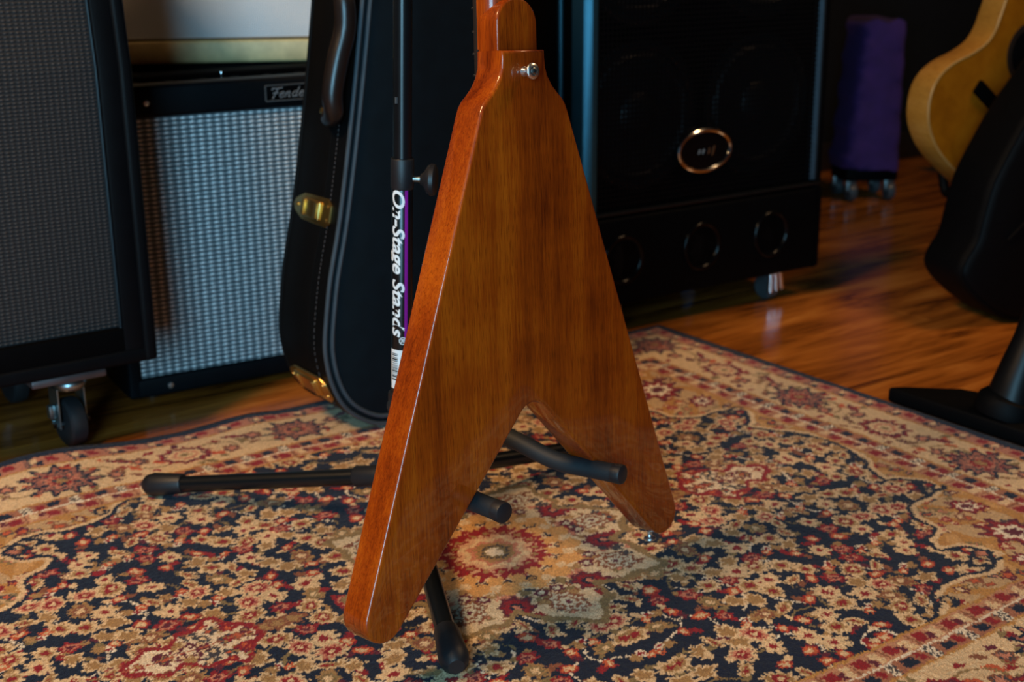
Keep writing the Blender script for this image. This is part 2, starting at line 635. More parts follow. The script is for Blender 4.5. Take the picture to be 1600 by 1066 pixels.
# pendant on the long axis
pu = (aa - 0.385) / 0.078
pend_w = 0.030 + 0.026 * np.exp(-((aa - 0.35) / 0.035) ** 2) + 0.006 * np.cos((aa - .385) * 160)
pend = (np.abs(pu) < 1) & (bb < pend_w * np.sqrt(np.clip(1 - pu ** 4, 0, 1)))
field = (aa < FA) & (bb < FB) & ~spand & ~med & ~pend

# --- field of flowers
MASK = field
pos = []
grid_n = 0
for k in range(9000):
    x, y = rng.uniform(0.0, FA), rng.uniform(0.0, FB)
    if all((x - q[0]) ** 2 + (y - q[1]) ** 2 > 0.0240 ** 2 for q in pos):
        pos.append((x, y))
for k in range(60):
    x, y = rng.uniform(0, FA), rng.uniform(0, FB)
    a0 = rng.uniform(0, 6.28)
    p = [(x, y)]
    for s in range(14):
        a0 += rng.normal(0, 0.22) + 0.16
        p.append((p[-1][0] + 0.006 * math.cos(a0), p[-1][1] + 0.006 * math.sin(a0)))
    stroke(p, 0.0026, WHITEC if k % 2 else OLIVE)
for x, y in pos:
    a0 = rng.uniform(0, 6.28)
    for s in range(1 + int(rng.uniform() < .45)):
        aq = a0 + s * 2.6 + rng.normal(0, .3)
        leaf(x + 0.013 * math.cos(aq), y + 0.013 * math.sin(aq), rng.uniform(.007, .011), rng.uniform(.0034, .0052), aq + 0.5,
             [(1.0, [TAN, OLIVE, CREAMC, MAROON, BROWN, RED][rng.integers(6)])])
for i, (x, y) in enumerate(pos):
    t = rng.integers(0, 12)
    ro = rng.uniform(0, 6.28)
    sa = rng.uniform(0, 3.14)
    if t == 2 and rng.uniform() < .6:
        flower(x, y, rng.uniform(.010, .013), 7, ro, [(1.0, TAN), (.7, OLIVE if i % 2 else BROWN), (.35, CREAMC)], .18, 1.35, sa)
    elif t in (0, 1, 2):
        flower(x, y, rng.uniform(.0115, .0145), rng.integers(6, 9), ro, [(1.0, CREAMC), (.62, TAN if t else CREAMC), (.36, RED)], .17, 1.2, sa)
    elif t in (3, 4):
        flower(x, y, rng.uniform(.010, .0125), 5, ro, [(1.0, CREAMC), (.72, TAN)], .2, 1.3, sa)
    elif t in (5, 6):
        flower(x, y, rng.uniform(.007, .009), 4, ro, [(1.0, RED), (.8, ORANGE), (.5, CREAMC)], .08, 1.35, sa)
    elif t in (7, 8):
        flower(x, y, rng.uniform(.013, .0165), 9, ro, [(1.0, CREAMC), (.72, PINK if t == 7 else TAN), (.5, RED), (.24, CREAMC)], .15, 1.25, sa)
    elif t == 9:
        flower(x, y, rng.uniform(.0095, .012), 6, ro, [(1.0, RED), (.62, PINK), (.35, MAROON)], .2, 1.2, sa)
    elif t == 10:
        leaf(x, y, .016, .0075, sa, [(1.0, CREAMC), (.6, TAN), (.25, RED)])
    else:
        flower(x, y, .006, 5, ro, [(1.0, WHITEC), (.55, RED)], .22)
        flower(x + .010, y + .004, .007, 5, ro, [(1.0, TAN)], .2)
        flower(x - .008, y + .008, .0065, 5, ro, [(1.0, ORANGE), (.5, CREAMC)], .15)

# --- corner pieces
MASK = spand & (aa < FA) & (bb < FB)
img[MASK] = GOLDC
lowf = (np.sin(aa * 61 + 2 * np.sin(bb * 37)) * np.sin(bb * 53 + 1.7 * np.sin(aa * 41)))
img[MASK & (lowf > 0.25)] = TAN * 0.5 + CREAMC * 0.5
img[MASK & (lowf < -0.55)] = C(206, 158, 96)
for k in range(150):
    x, y = rng.uniform(.30, FA), rng.uniform(.06, FB)
    flower(x, y, rng.uniform(.004, .0085), 5, rng.uniform(0, 6), [(1.0, [RED, BROWN, OLIVE, CREAMC, DGREY, MAROON][rng.integers(6)]), (.5, [CREAMC, PINK, ORANGE][rng.integers(3)])], .2, 1.5, rng.uniform(0, 3))
for x, y, r_ in ((.555, .335, .034), (.575, .255, .02), (.500, .392, .018)):
    flower(x, y, r_, 9, .4, [(1.0, MAROON), (.8, RED), (.55, WHITEC), (.3, MAROON)], .2, 1.25, .8)
stroke(sp_line, 0.014, CREAMC)
MASK = None
off = []
for (x0, y0), (x1, y1) in zip(sp_line[:-1], sp_line[1:]):
    e = np.array([x1 - x0, y1 - y0]); e /= np.hypot(*e) + 1e-9
    off.append((x0 + e[1] * 0.0035, y0 - e[0] * 0.0035))
MASK = (aa < FA) & (bb < FB)
stroke(off, 0.006, NAVY)
curl(.470, .352, .020, 1.2, 1.25, .006, NAVY)
curl(.590, .182, .020, .6, 1.25, .006, NAVY)
curl(.340, .398, .014, 2.0, 1.0, .005, NAVY, -1)
flower(.470, .350, .006, 4, 0, [(1, PINK)])
flower(.590, .180, .006, 4, 0, [(1, RED)])

# --- pendant
MASK = pend
img[pend] = RED
pin = (np.abs((aa - 0.385) / 0.069) < 1) & (bb < (pend_w - 0.008) * np.sqrt(np.clip(1 - ((aa - .385) / .069) ** 4, 0, 1)))
img[pin] = WHITEC * 0.55 + CREAMC * 0.45
MASK = pin
for k in range(64):
    x, y = rng.uniform(.31, .46), rng.uniform(0, .055)
    flower(x, y, rng.uniform(.004, .008), 5, rng.uniform(0, 6), [(1.0, [RED, TAN, DGREY, MAROON, BROWN][rng.integers(5)]), (.45, [CREAMC, ORANGE, TAN][rng.integers(3)])], .2, 1.4, rng.uniform(0, 3))
MASK = field
for sgn, x in ((1, .300), (1, .285), (1, .27)):
    flower(x, 0, .013, 6, .5, [(1, BROWN), (.6, TAN)], .2)
MASK = None
edge_p = pend & ~(np.roll(pend, 1, 0) & np.roll(pend, -1, 0) & np.roll(pend, 1, 1))
img[edge_p] = C(176, 90, 60)

# --- medallion
MASK = med
img[med] = OLIVE * 0.75 + TAN * 0.25
m2 = rad < medR - 0.012
img[m2] = PALE * 0.35 + CREAMC * 0.65
MASK = m2
for k in range(90):
    q, t = math.sqrt(rng.uniform(.01, .033)), rng.uniform(0, 1.571)
    flower(q * math.cos(t), q * math.sin(t), rng.uniform(.003, .006), 4, rng.uniform(0, 6), [(1.0, [PINK, BROWN, OLIVE, DGREY, TAN, RED][rng.integers(6)])], .25, 1.5, rng.uniform(0, 3))
for k in range(3):
    t = R(0 + 45 * k)
    flower(.150 * math.cos(t), .150 * math.sin(t), .021, 8, .3, [(1, BROWN), (.82, PALE), (.62, BROWN), (.42, PALE), (.2, MAROON)], .12, 1.2, t)
for k in range(2):
    t = R(22.5 + 45 * k)
    flower(.138 * math.cos(t), .138 * math.sin(t), .020, 8, .9, [(1, MAROON), (.75, RED), (.42, NAVY), (.22, PINK)], .13, 1.2, t)
    for s in (-1, 1):
        flower(.118 * math.cos(t + s * .3), .118 * math.sin(t + s * .3), .009, 6, .9, [(1, MAROON), (.5, PALE)], .13)
MASK = rad < 0.104 + 0.006 * np.cos(16 * the)
img[MASK] = C(216, 160, 92)
img[(rad < 0.100) & (np.sin(16 * the + 1.2) * np.sin(rad * 190) > .35)] = CREAMC
for k in range(5):
    t = R(22.5 * k)
    curl(.083 * math.cos(t), .083 * math.sin(t), .0085, t + 2, .62, .0036, NAVY)
    flower(.083 * math.cos(t), .083 * math.sin(t), .0035, 4, 0, [(1, GOLDC)])
flower(0, 0, .066, 16, 0, [(1, RED)], .06)
flower(0, 0, .054, 12, 0, [(1, PINK * .5 + CREAMC * .5)], .07)
for k in range(5):
    t = R(22.5 * k)
    flower(.050 * math.cos(t), .050 * math.sin(t), .008, 5, 0, [(1, RED), (.5, TAN)], .2)
flower(0, 0, .038, 8, 0, [(1, CREAMC), (.8, PINK)], .12)
flower(0, 0, .024, 8, 0, [(1, TAN), (.74, DGREY), (.6, OLIVE), (.42, WHITEC)], .05)
MASK = None

# --- borders
dd = np.minimum(HA - aa, HB - bb)
long_side = (HB - bb) < (HA - aa)
sco = np.where(long_side, aa, bb)
img[dd < .201] = GOLDC
z = (dd >= .173) & (dd < .197)
img[z] = C(196, 140, 104)
ph = (sco / .048) % 1
img[z & (np.abs(ph - .25) < .17) & (np.abs(dd - .186) < .008)] = RED
img[z & (np.abs(ph - .74) < .12) & (np.abs(dd - .184) < .009)] = CREAMC
img[z & (np.abs(ph - .52) < .08) & (np.abs(dd - .181) < .006)] = MAROON
img[z & (np.abs(ph - .98) < .05)] = BROWN
img[(dd >= .170) & (dd < .173)] = WHITEC
z = (dd >= .150) & (dd < .170)
img[z] = C(168, 108, 78)
ph = (sco / .062) % 1
img[z & (np.abs(ph - .25) < .13) & (np.abs(dd - .160) < .007)] = NAVY
img[z & (np.abs(ph - .55) < .10) & (np.abs(dd - .162) < .007)] = RED
cell = (((aa / .004).astype(int) + (bb / .004).astype(int)) % 2 == 0)
img[z & (np.abs(ph - .83) < .11) & cell] = DGREY
img[z & (np.abs(ph - .83) < .11) & ~cell] = WHITEC
z = (dd >= .046) & (dd < .146)
img[z] = CREAMC * 0.96
z2 = (dd >= .016) & (dd < .042)
img[z2] = C(188, 124, 98)
ph = (sco / .056) % 1
img[z2 & (np.abs(ph - .2) < .15) & (np.abs(dd - .026) < .007)] = RED
img[z2 & (np.abs(ph - .5) < .09) & (np.abs(dd - .034) < .006)] = NAVY
img[z2 & (np.abs(ph - .72) < .10) & cell] = DGREY
img[z2 & (np.abs(ph - .62) < .08) & (np.abs(dd - .026) < .006)] = CREAMC
img[dd < .016] = NAVY
MASK = z


def motif_red(x, y, s):
    flower(x, y, .031, 10, .5, [(1, RED), (.86, MAROON), (.70, CREAMC), (.5, PINK), (.36, CREAMC), (.18, OLIVE)], .1, 1.25, s)


def motif_navy(x, y, s):
    flower(x, y, .040, 11, .2, [(1, NAVY), (.8, PINK * .6 + MAROON * .4), (.62, DGREY), (.5, PINK), (.34, RED), (.2, TAN)], .2, 1.1, s)
    for k in range(9):
        t = rng.uniform(0, 6.28); q = rng.uniform(.008, .028)
        flower(x + q * math.cos(t), y + q * math.sin(t), .004, 4, 0, [(1, [NAVY, PINK, RED, DGREY][rng.integers(4)])])


def motif_small(x, y, s):
    flower(x, y, .013, 6, .7, [(1, BROWN), (.75, DGREY), (.5, PINK)], .16)


yb, xb = HB - .096, HA - .096
for k in range(170):
    lng = k % 5 < 3
    if lng:
        x, y = rng.uniform(0, xb), yb + rng.uniform(-.044, .044)
    else:
        x, y = xb + rng.uniform(-.044, .044), rng.uniform(0, yb)
    flower(x, y, rng.uniform(.003, .0065), 4, rng.uniform(0, 6), [(1, [RED, MAROON, BROWN, ORANGE, OLIVE][rng.integers(5)])], .2, 1.8, rng.uniform(0, 3))
for k in range(9):
    x = .09 * k + .045
    t = np.linspace(0, math.pi, 14)
    sg = 1 if k % 2 else -1
    stroke(np.stack([x + .036 * np.cos(t), yb + sg * .030 * np.sin(t) - sg * .008], 1), .0035, OLIVE * .6 + TAN * .4)
for k in range(7):
    y = .0825 * k + .041
    t = np.linspace(0, math.pi, 14)
    sg = 1 if k % 2 else -1
    stroke(np.stack([xb + sg * .030 * np.sin(t) - sg * .008, y + .034 * np.cos(t)], 1), .0035, OLIVE * .6 + TAN * .4)
for k, x in enumerate((0, .18, .36, .54)):
    (motif_red if k % 2 else motif_navy)(x, yb, 0)
    motif_small(x + .066, yb + .012, 0); motif_small(x + .112, yb - .014, 0)
    leaf(x + .090, yb + .026, .020, .006, .5, [(1, MAROON), (.5, RED)])
for k, y in enumerate((0, .172, .345)):
    (motif_navy if k % 2 else motif_red)(xb, y, 1.57)
    motif_small(xb + .012, y + .062, 0); motif_small(xb - .014, y + .108, 0)
    leaf(xb + .026, y + .086, .020, .006, 1.1, [(1, MAROON), (.5, RED)])
motif_navy(xb, yb, .78)
MASK = None

# --- lay the knots on the pile mesh
KN = 0.0021
na, nb = int(2 * HA / KN), int(2 * HB / KN)
ga, gb = np.meshgrid(np.linspace(-HA, HA, na + 1), np.linspace(-HB, HB, nb + 1), indexing='ij')


def smooth_noise(shape, cell, amp, seed):
    r2 = np.random.default_rng(seed)
    gx, gy = shape[0] // cell + 3, shape[1] // cell + 3
    g = r2.normal(0, 1, (gx, gy))
    xi, yi = np.arange(shape[0]) / cell, np.arange(shape[1]) / cell
    x0, y0 = xi.astype(int), yi.astype(int)
    fx, fy = (xi - x0)[:, None], (yi - y0)[None]
    fx, fy = fx * fx * (3 - 2 * fx), fy * fy * (3 - 2 * fy)
    return amp * ((g[x0][:, y0] * (1 - fx) + g[x0 + 1][:, y0] * fx) * (1 - fy) + (g[x0][:, y0 + 1] * (1 - fx) + g[x0 + 1][:, y0 + 1] * fx) * fy)


ja = ga + smooth_noise(ga.shape, 6, .0013, 1) + smooth_noise(ga.shape, 60, .003, 3) + rng.normal(0, .0011, ga.shape)
jb = gb + smooth_noise(ga.shape, 6, .0010, 2) + smooth_noise(ga.shape, 60, .003, 4) + rng.normal(0, .0007, ga.shape)
ia = np.clip((np.abs(ja) / PX).astype(int), 0, NA - 1)
ib = np.clip((np.abs(jb) / PX).astype(int), 0, NBb - 1)
colr = img[ia, ib]
colr = colr * (1 + rng.normal(0, .10, ga.shape))[..., None] * (1 + smooth_noise(ga.shape, 45, .05, 8))[..., None]
zz = 0.010 + rng.normal(0, .00035, ga.shape)
# rippled back edge at the left where the rug has been pushed up (local +y is the back)
edge = np.clip((gb - 0.30) / 0.317, 0, 1) ** 2
zz += edge * 0.016 * np.exp(-((ga + 0.36) / 0.11) ** 2)
zz += edge * 0.006 * np.exp(-((ga + 0.05) / 0.05) ** 2)
zz += 0.0012 * np.sin(ga * 9 + gb * 5)
out = (np.abs(ga) > HA - 1e-6) | (np.abs(gb) > HB - 1e-6)
zz[out] = 0.0012
bulge = edge * (0.010 * np.exp(-((ga + 0.38) / 0.12) ** 2))
verts = np.stack([ga, gb + bulge, zz], -1).reshape(-1, 3)
idx = np.arange((na + 1) * (nb + 1)).reshape(na + 1, nb + 1)
quads = np.stack([idx[:-1, :-1], idx[1:, :-1], idx[1:, 1:], idx[:-1, 1:]], -1).reshape(-1, 4)
me = bpy.data.meshes.new('persian_rug')
me.vertices.add(len(verts)); me.vertices.foreach_set('co', verts.ravel())
me.loops.add(quads.size); me.loops.foreach_set('vertex_index', quads.ravel().astype(np.int32))
me.polygons.add(len(quads))
me.polygons.foreach_set('loop_start', np.arange(0, quads.size, 4, dtype=np.int32))
me.polygons.foreach_set('loop_total', np.full(len(quads), 4, dtype=np.int32))
me.update(calc_edges=True)
ca = me.color_attributes.new('knots', 'FLOAT_COLOR', 'POINT')
rgba = np.ones((len(verts), 4), np.float32)
rgba[:, :3] = np.clip(colr.reshape(-1, 3), 0, 1)
ca.data.foreach_set('color', rgba.ravel())
me.materials.append(RUG)
me.shade_smooth()
rug = bpy.data.objects.new('persian_rug', me)
COL.objects.link(rug)
RUGC = Vector((-0.023, 1.479, 0))
rug.location = RUGC
rug.rotation_euler = (0, 0, ROOM)
tag(rug, 'navy, cream and red floral rug with a central medallion on the wooden floor', 'rug')
bm = NB()
bp = []
for s in np.linspace(-HA, HA, 80):
    i = int((s + HA) / (2 * HA) * na)
    bp.append((s, HB + bulge[i, -1], max(0.006, zz[i, -2] - 0.004)))
for s in np.linspace(HB, -HB, 40)[1:]: bp.append((HA, s, 0.006))
for s in np.linspace(HA, -HA, 40)[1:]: bp.append((s, -HB, 0.006))
for s in np.linspace(-HB, HB, 40)[1:-1]: bp.append((-HA, s, 0.006))
sweep(bm, bp, 0.0045, 8, closed=True)
b_ = mk('edge_binding', bm, BINDING, rug)
b_['label'] = 'navy overcast edge of the rug'

# ------------------------------------------------------------------ electric guitar
X, Y, Z, T = (.719, .693, -.053), (.022, -.099, -.995), (-.695, .714, -.086), (.0145, 1.344, CAM_H - .1125)
GM = Matrix([[X[i], Y[i], Z[i], T[i]] for i in range(3)] + [[0, 0, 0, 1]])
q = GM.to_quaternion().to_matrix().to_4x4()
GM = Matrix.Translation(T) @ q
gtr = tag(empty('electric_guitar', matrix=GM),
          'glossy reddish-brown mahogany electric guitar with a V-shaped body, back towards the room', 'electric guitar')
TC, TR = (.207, .530), .0235
NC, NR = (0.0, .380), .024


def tangent(p, c, r, side):
    d = Vector((c[0] - p[0], c[1] - p[1]))
    L = d.length
    a = math.asin(r / L) * side
    dr = d.normalized()
    dr = Vector((dr.x * math.cos(a) - dr.y * math.sin(a), dr.x * math.sin(a) + dr.y * math.cos(a)))
    return Vector(p) + dr * math.sqrt(L * L - r * r)


half = [(.0294, 0), (.0296, .008), (.0304, .0165), (.0335, .0255), (.0395, .0345), (.0470, .0420), (.0535, .0475), (.0580, .0535), (.0612, .0610)]
pt = tangent(half[-1], TC, TR, -1)
# inner edge: line tangent to both the notch circle (on its right) and the tip circle (on its left)
dv = Vector(TC) - Vector(NC)
Ld = dv.length
th0 = math.atan2(dv.y, dv.x)
al = math.acos((TR + NR) / Ld)
an = th0 - al
n_pt = Vector(NC) + Vector((math.cos(an), math.sin(an))) * NR
t_pt = Vector(TC) - Vector((math.cos(an), math.sin(an))) * TR
a0 = math.atan2(pt.y - TC[1], pt.x - TC[0])
a1 = math.atan2(t_pt.y - TC[1], t_pt.x - TC[0])
if a1 < a0: a1 += 2 * math.pi
for k in range(13):
    a = a0 + (a1 - a0) * k / 12
    half.append((TC[0] + TR * math.cos(a), TC[1] + TR * math.sin(a)))
for k in range(8):
    a = an + (-math.pi / 2 - an) * k / 8
    half.append((NC[0] + NR * math.cos(a), NC[1] + NR * math.sin(a)))
outl = half + [(0, NC[1] - NR)] + [(-x, y) for x, y in half[::-1]]
TH = .038
bm = NB()
prism(bm, outl, 0, TH, 'xy')
bmesh.ops.recalc_face_normals(bm, faces=bm.faces)
es = [e for e in bm.edges if abs(e.verts[0].co.z - e.verts[1].co.z) < 1e-6]
bmesh.ops.bevel(bm, geom=es, offset=.0036, segments=4, profile=0.5, affect='EDGES')
mk('body', bm, MAHO, gtr, ang=50)
# neck heel tongue, neck, fretboard
bm = NB()
tongue = [(.0275, .004), (.0275, -.020)] + [(.0275 * math.cos(a), -.026 - .025 * math.sin(a)) for a in np.linspace(0.1, math.pi - 0.1, 15)] + [(-.0275, -.020), (-.0275, .004)]
prism(bm, tongue, .0085, .036, 'xy')
bmesh.ops.recalc_face_normals(bm, faces=bm.faces)
es = [e for e in bm.edges if e.verts[0].co.z < .009 and e.verts[1].co.z < .009]
bmesh.ops.bevel(bm, geom=es, offset=.0028, segments=3, profile=0.5, affect='EDGES')
mk('neck_heel', bm, MAHO, gtr, ang=50)
bm = NB()
rings = []
for yy, hw, dp in ((-.002, .0266, .024), (-.05, .0262, .024), (-.2, .0250, .021), (-.42, .0222, .018)):
    rings.append([bm.verts.new((hw * math.cos(a), yy, .0385 - dp * max(0, math.sin(a)) ** .8)) for a in np.linspace(0, math.pi, 15)])
for a, b in zip(rings, rings[1:]):
    for k in range(14): bm.faces.new((a[k], a[k + 1], b[k + 1], b[k]))
    bm.faces.new((a[0], b[0], b[14], a[14]))
bm.faces.new(rings[0]); bm.faces.new(rings[-1][::-1])
mk('neck', bm, MAHO, gtr, ang=50)
bm = NB()
prism(bm, [(.0275, .11), (-.0275, .11), (-.0225, -.42), (.0225, -.42)], .0385, .0445, 'xy')
fb = mk('fretboard', bm, FRETBOARD, gtr, bevel=.0008)
bm = NB()
sweep(bm, [(-.0278, 0, .0448), (.0278, 0, .0448)], .0012, 6)
fr0 = mk('fret', bm, NICKEL, fb)
fr0.location = (0, .062, 0)
dist, yy = .020, .062
for k in range(14):
    dist *= 1.0595
    yy -= dist * .62 + .006
    if yy < -.41: break
    o = sub('fret', fr0.data, fb, (0, yy, 0))
    o.scale = (1 - (.062 - yy) * .38, 1, 1)
bm = NB()
prism(bm, [(.0225, -.42), (.03, -.455), (.034, -.55), (.0, -.61), (-.034, -.55), (-.03, -.455), (-.0225, -.42)], .026, .040, 'xy')
mk('headstock', bm, MAHO, gtr, bevel=.002)


BRUSHED = simple('brushed_nickel', (0.8, 0.81, 0.8, 1), 0.34, 1.0, var=0.03)


def strap_button(mx, parent):
    bm = NB()
    lathe(bm, [(.0046, 0), (.0044, .0010), (.0034, .0026), (.0031, .0068), (.0042, .0082), (.0068, .0092), (.0074, .0106), (.0068, .0120), (.0040, .0124), (.0036, .0116), (0, .0116)], 28, mx)
    o = mk('strap_button', bm, BRUSHED, parent, ang=60)
    o['label'] = 'small chrome strap button'
    bm = NB()
    lathe(bm, [(.0034, .0112), (.0032, .0128), (.0018, .0136), (0, .0136)], 20, mx)
    s = mk('screw', bm, STEEL, o)
    for a in (0.6, 0.6 + math.pi / 2):
        bm = NB()
        box(bm, -.0022, .0022, -.0004, .0004, .0132, .0139)
        bmesh.ops.transform(bm, matrix=mx @ Matrix.Rotation(a, 4, 'Z'), verts=bm.verts)
        mk('screw_slot', bm, BLACKINK, o)


strap_button(frame_to((-.001, .0205, 0), (0, 0, -1)) @ Matrix.Scale(1.12, 4), gtr)
strap_button(frame_to((TC[0] - .004, TC[1] + TR - .0008, TH * .5), (0.05, 1, 0)), gtr)

# ------------------------------------------------------------------ tripod guitar stand
SO = Vector((-.1415, 1.552, .010))
LEAN = Vector((.7 * .054, -.71 * .054, 1)).normalized()
stand = tag(empty('guitar_stand', SO), 'black tubular tripod guitar stand holding the mahogany guitar, with lettered pole', 'guitar stand')
cdir = Vector((-SO.x, -SO.y, 0)); cdir = (cdir - LEAN * cdir.dot(LEAN)).normalized()
rdir = LEAN.cross(cdir).normalized()


def pole_at(zv, phi=0.0, r=0.0):
    t = (zv - SO.z) / LEAN.z
    return SO + LEAN * t + (cdir * math.cos(phi) + rdir * math.sin(phi)) * r


SR = .0124
bm = NB(); sweep(bm, [pole_at(.078), pole_at(.482)], SR, 28)
sleeve = mk('sleeve', bm, STANDBLK, stand, bevel=.0008, world_space=True)
bm = NB(); sweep(bm, [pole_at(.47), pole_at(1.02)], .0108, 28)
mk('inner_pole', bm, STANDBLK, stand, world_space=True)
bm = NB(); sweep(bm, [pole_at(.446), pole_at(.4478), pole_at(.480), pole_at(.4815)], [SR + .0004, SR + .0011, SR + .0011, SR + .0004], 28)
mk('collar', bm, RUBBER, stand, world_space=True)
bm = NB(); sweep(bm, [pole_at(.545, -.75, .0102), pole_at(.552, -.75, .0102)], .0022, 8)
mk('rivet', bm, STEEL, stand, world_space=True)
kp = pole_at(.458, 1.35, SR)
kd = (cdir * math.cos(1.35) + rdir * math.sin(1.35)).normalized()
bm = NB(); sweep(bm, [kp - kd * .004, kp + kd * .016], .0036, 12)
bolt = mk('knob_bolt', bm, STEEL, stand, world_space=True)
bm = NB(); lathe(bm, [(0, 0), (.006, 0), (.0085, .004), (.0165, .0085), (.0185, .012), (.0180, .0165), (.0150, .0180), (0, .0185)], 22, frame_to(kp + kd * .009, kd))
mk('tightening_knob', bm, RUBBER, stand, world_space=True)
# cradle yoke top with the neck rest
hp = pole_at(1.02)
gdir = Vector((.697, -.717, 0))
sdir = Vector((.717, .697, 0))
neck_pt = Vector(GM @ Vector((0, -.36, .03)))
for s in (-1, 1):
    bm = NB()
    sweep(bm, catmull([hp, hp + gdir * .03 + sdir * s * .02 + Vector((0, 0, .01)), Vector((neck_pt.x, neck_pt.y, hp.z + .01)) + sdir * s * .042,
                       Vector((neck_pt.x, neck_pt.y, hp.z + .012)) + sdir * s * .042 + gdir * .05], 6), .0075, 10)
    mk('neck_rest_arm', bm, FOAM, stand, world_space=True)
# hub and legs
bm = NB(); sweep(bm, [pole_at(.052), pole_at(.056), pole_at(.106), pole_at(.110)], [.014, .0175, .0175, .0150], 28)
mk('hub', bm, RUBBER, stand, world_space=True)
feet = [Vector((-.481, 1.66, 0)), Vector((-.061, 1.203, 0)), Vector((.127, 1.795, 0))]
for fpt in feet:
    h0 = pole_at(.082)
    d = Vector((fpt.x - h0.x, fpt.y - h0.y, 0)).normalized()
    end = Vector((fpt.x, fpt.y, .0265))
    st = h0 + d * .012
    bm = NB(); sweep(bm, [st, end - d * .010], .0108, 18)
    leg = mk('leg', bm, STANDBLK, stand, world_space=True)
    bm = NB()
    ax = (end - st).normalized()
    sweep(bm, [st - ax * .002, st + ax * .050, st + ax * .053], [.0132, .0132, .0112], 18)
    mk('leg_bracket', bm, RUBBER, leg, world_space=False).data.transform(Matrix.Translation(-SO))
    bm = NB()
    f0 = end - ax * .048
    f1 = f0 + ax * .060
    sweep(bm, [f0, f0 + ax * .002, f0 + ax * .030, f0 + ax * .044, f0 + ax * .054, f1], [.0122, .0132, .0150, .0160, .0138, .0085], 20)
    mk('rubber_foot', bm, RUBBER, leg, world_space=False).data.transform(Matrix.Translation(-SO))
# padded body arms
arms = [[pole_at(.178) + Vector((.008, .0, 0)), (-.085, 1.497, .188), (-.012, 1.433, .181), (.045, 1.392, .166), (.080, 1.370, .165), (.117, 1.345, .167)],
        [pole_at(.178) + Vector((-.008, -.004, 0)), (-.116, 1.470, .188), (-.100, 1.380, .183), (-.072, 1.300, .176), (-.044, 1.262, .176), (-.010, 1.224, .178)]]
bm = NB(); sweep(bm, [pole_at(.158), pole_at(.160), pole_at(.194), pole_at(.196)], [SR, SR + .004, SR + .004, SR], 24)
mk('cradle_clamp', bm, RUBBER, stand, world_space=True)
for a in arms:
    pts = catmull(a, 8)
    rr = [.0105] * len(pts)
    rr[-1] = .0086
    bm = NB(); sweep(bm, pts, rr, 18)
    arm = mk('cradle_arm', bm, FOAM, stand, world_space=True)
    ax = (pts[-1] - pts[-4]).normalized()
    bm = NB(); lathe(bm, [(.0108, -.010), (.0112, -.001), (.0104, .0014), (.007, .0026), (0, .003)], 20, frame_to(pts[-1], ax))
    mk('end_cap', bm, RUBBER, arm).data.transform(Matrix.Translation(-SO))


# lettering wrapped round the sleeve: text runs down the pole
def wrap_text(s, size, z_start, phi0, mat, name, parent, shear=0.25, offset=0.0, length=None, r=SR + .00035):
    m_ = text_mesh(s, size, shear, offset)
    xs = [v.co.x for v in m_.vertices]
    k = 1.0 if length is None else length / (max(xs) - min(xs))
    bm = NB(); bm.from_mesh(m_)
    bpy.data.meshes.remove(m_)
    bmesh.ops.triangulate(bm, faces=bm.faces)
    for v in bm.verts:
        v.co = pole_at(z_start - v.co.x * k, phi0 + v.co.y / SR, r)
    return mk(name, bm, mat, parent, world_space=True)


def patch(z0, z1, f0, f1, mat, name, parent, r=SR + .0003, n=8):
    bm = NB()
    a = [bm.verts.new(pole_at(z0, f0 + (f1 - f0) * k / n, r)) for k in range(n + 1)]
    b = [bm.verts.new(pole_at(z1, f0 + (f1 - f0) * k / n, r)) for k in range(n + 1)]
    for k in range(n): bm.faces.new((a[k], a[k + 1], b[k + 1], b[k]))
    return mk(name, bm, mat, parent, world_space=True)


WT = wrap_text
WT('On-Stage Stands', .0215, .449, -1.02, WHITEINK, 'pole_lettering', stand, .28, .0005, .178)
WT('\u00ae', .0125, .2685, -.28, WHITEINK, 'registered_mark', stand, 0, .0001)
patch(.446, .255, .22, .52, PURPLEINK, 'purple_stripe', stand)
lab = patch(.252, .202, -1.35, .45, WHITEINK, 'price_label', stand, n=14)
zc = .2475
for k in range(15):
    wdt = random.choice((.0008, .0012, .0020))
    patch(zc, zc - wdt, -1.15, -.42, BLACKINK, 'barcode_bar', stand, SR + .0005)
    zc -= wdt + random.choice((.0008, .0011, .0016))
patch(.249, .206, .02, .09, simple('teal_label_print', (.05, .16, .17, 1), .5), 'label_line', stand, SR + .0005)

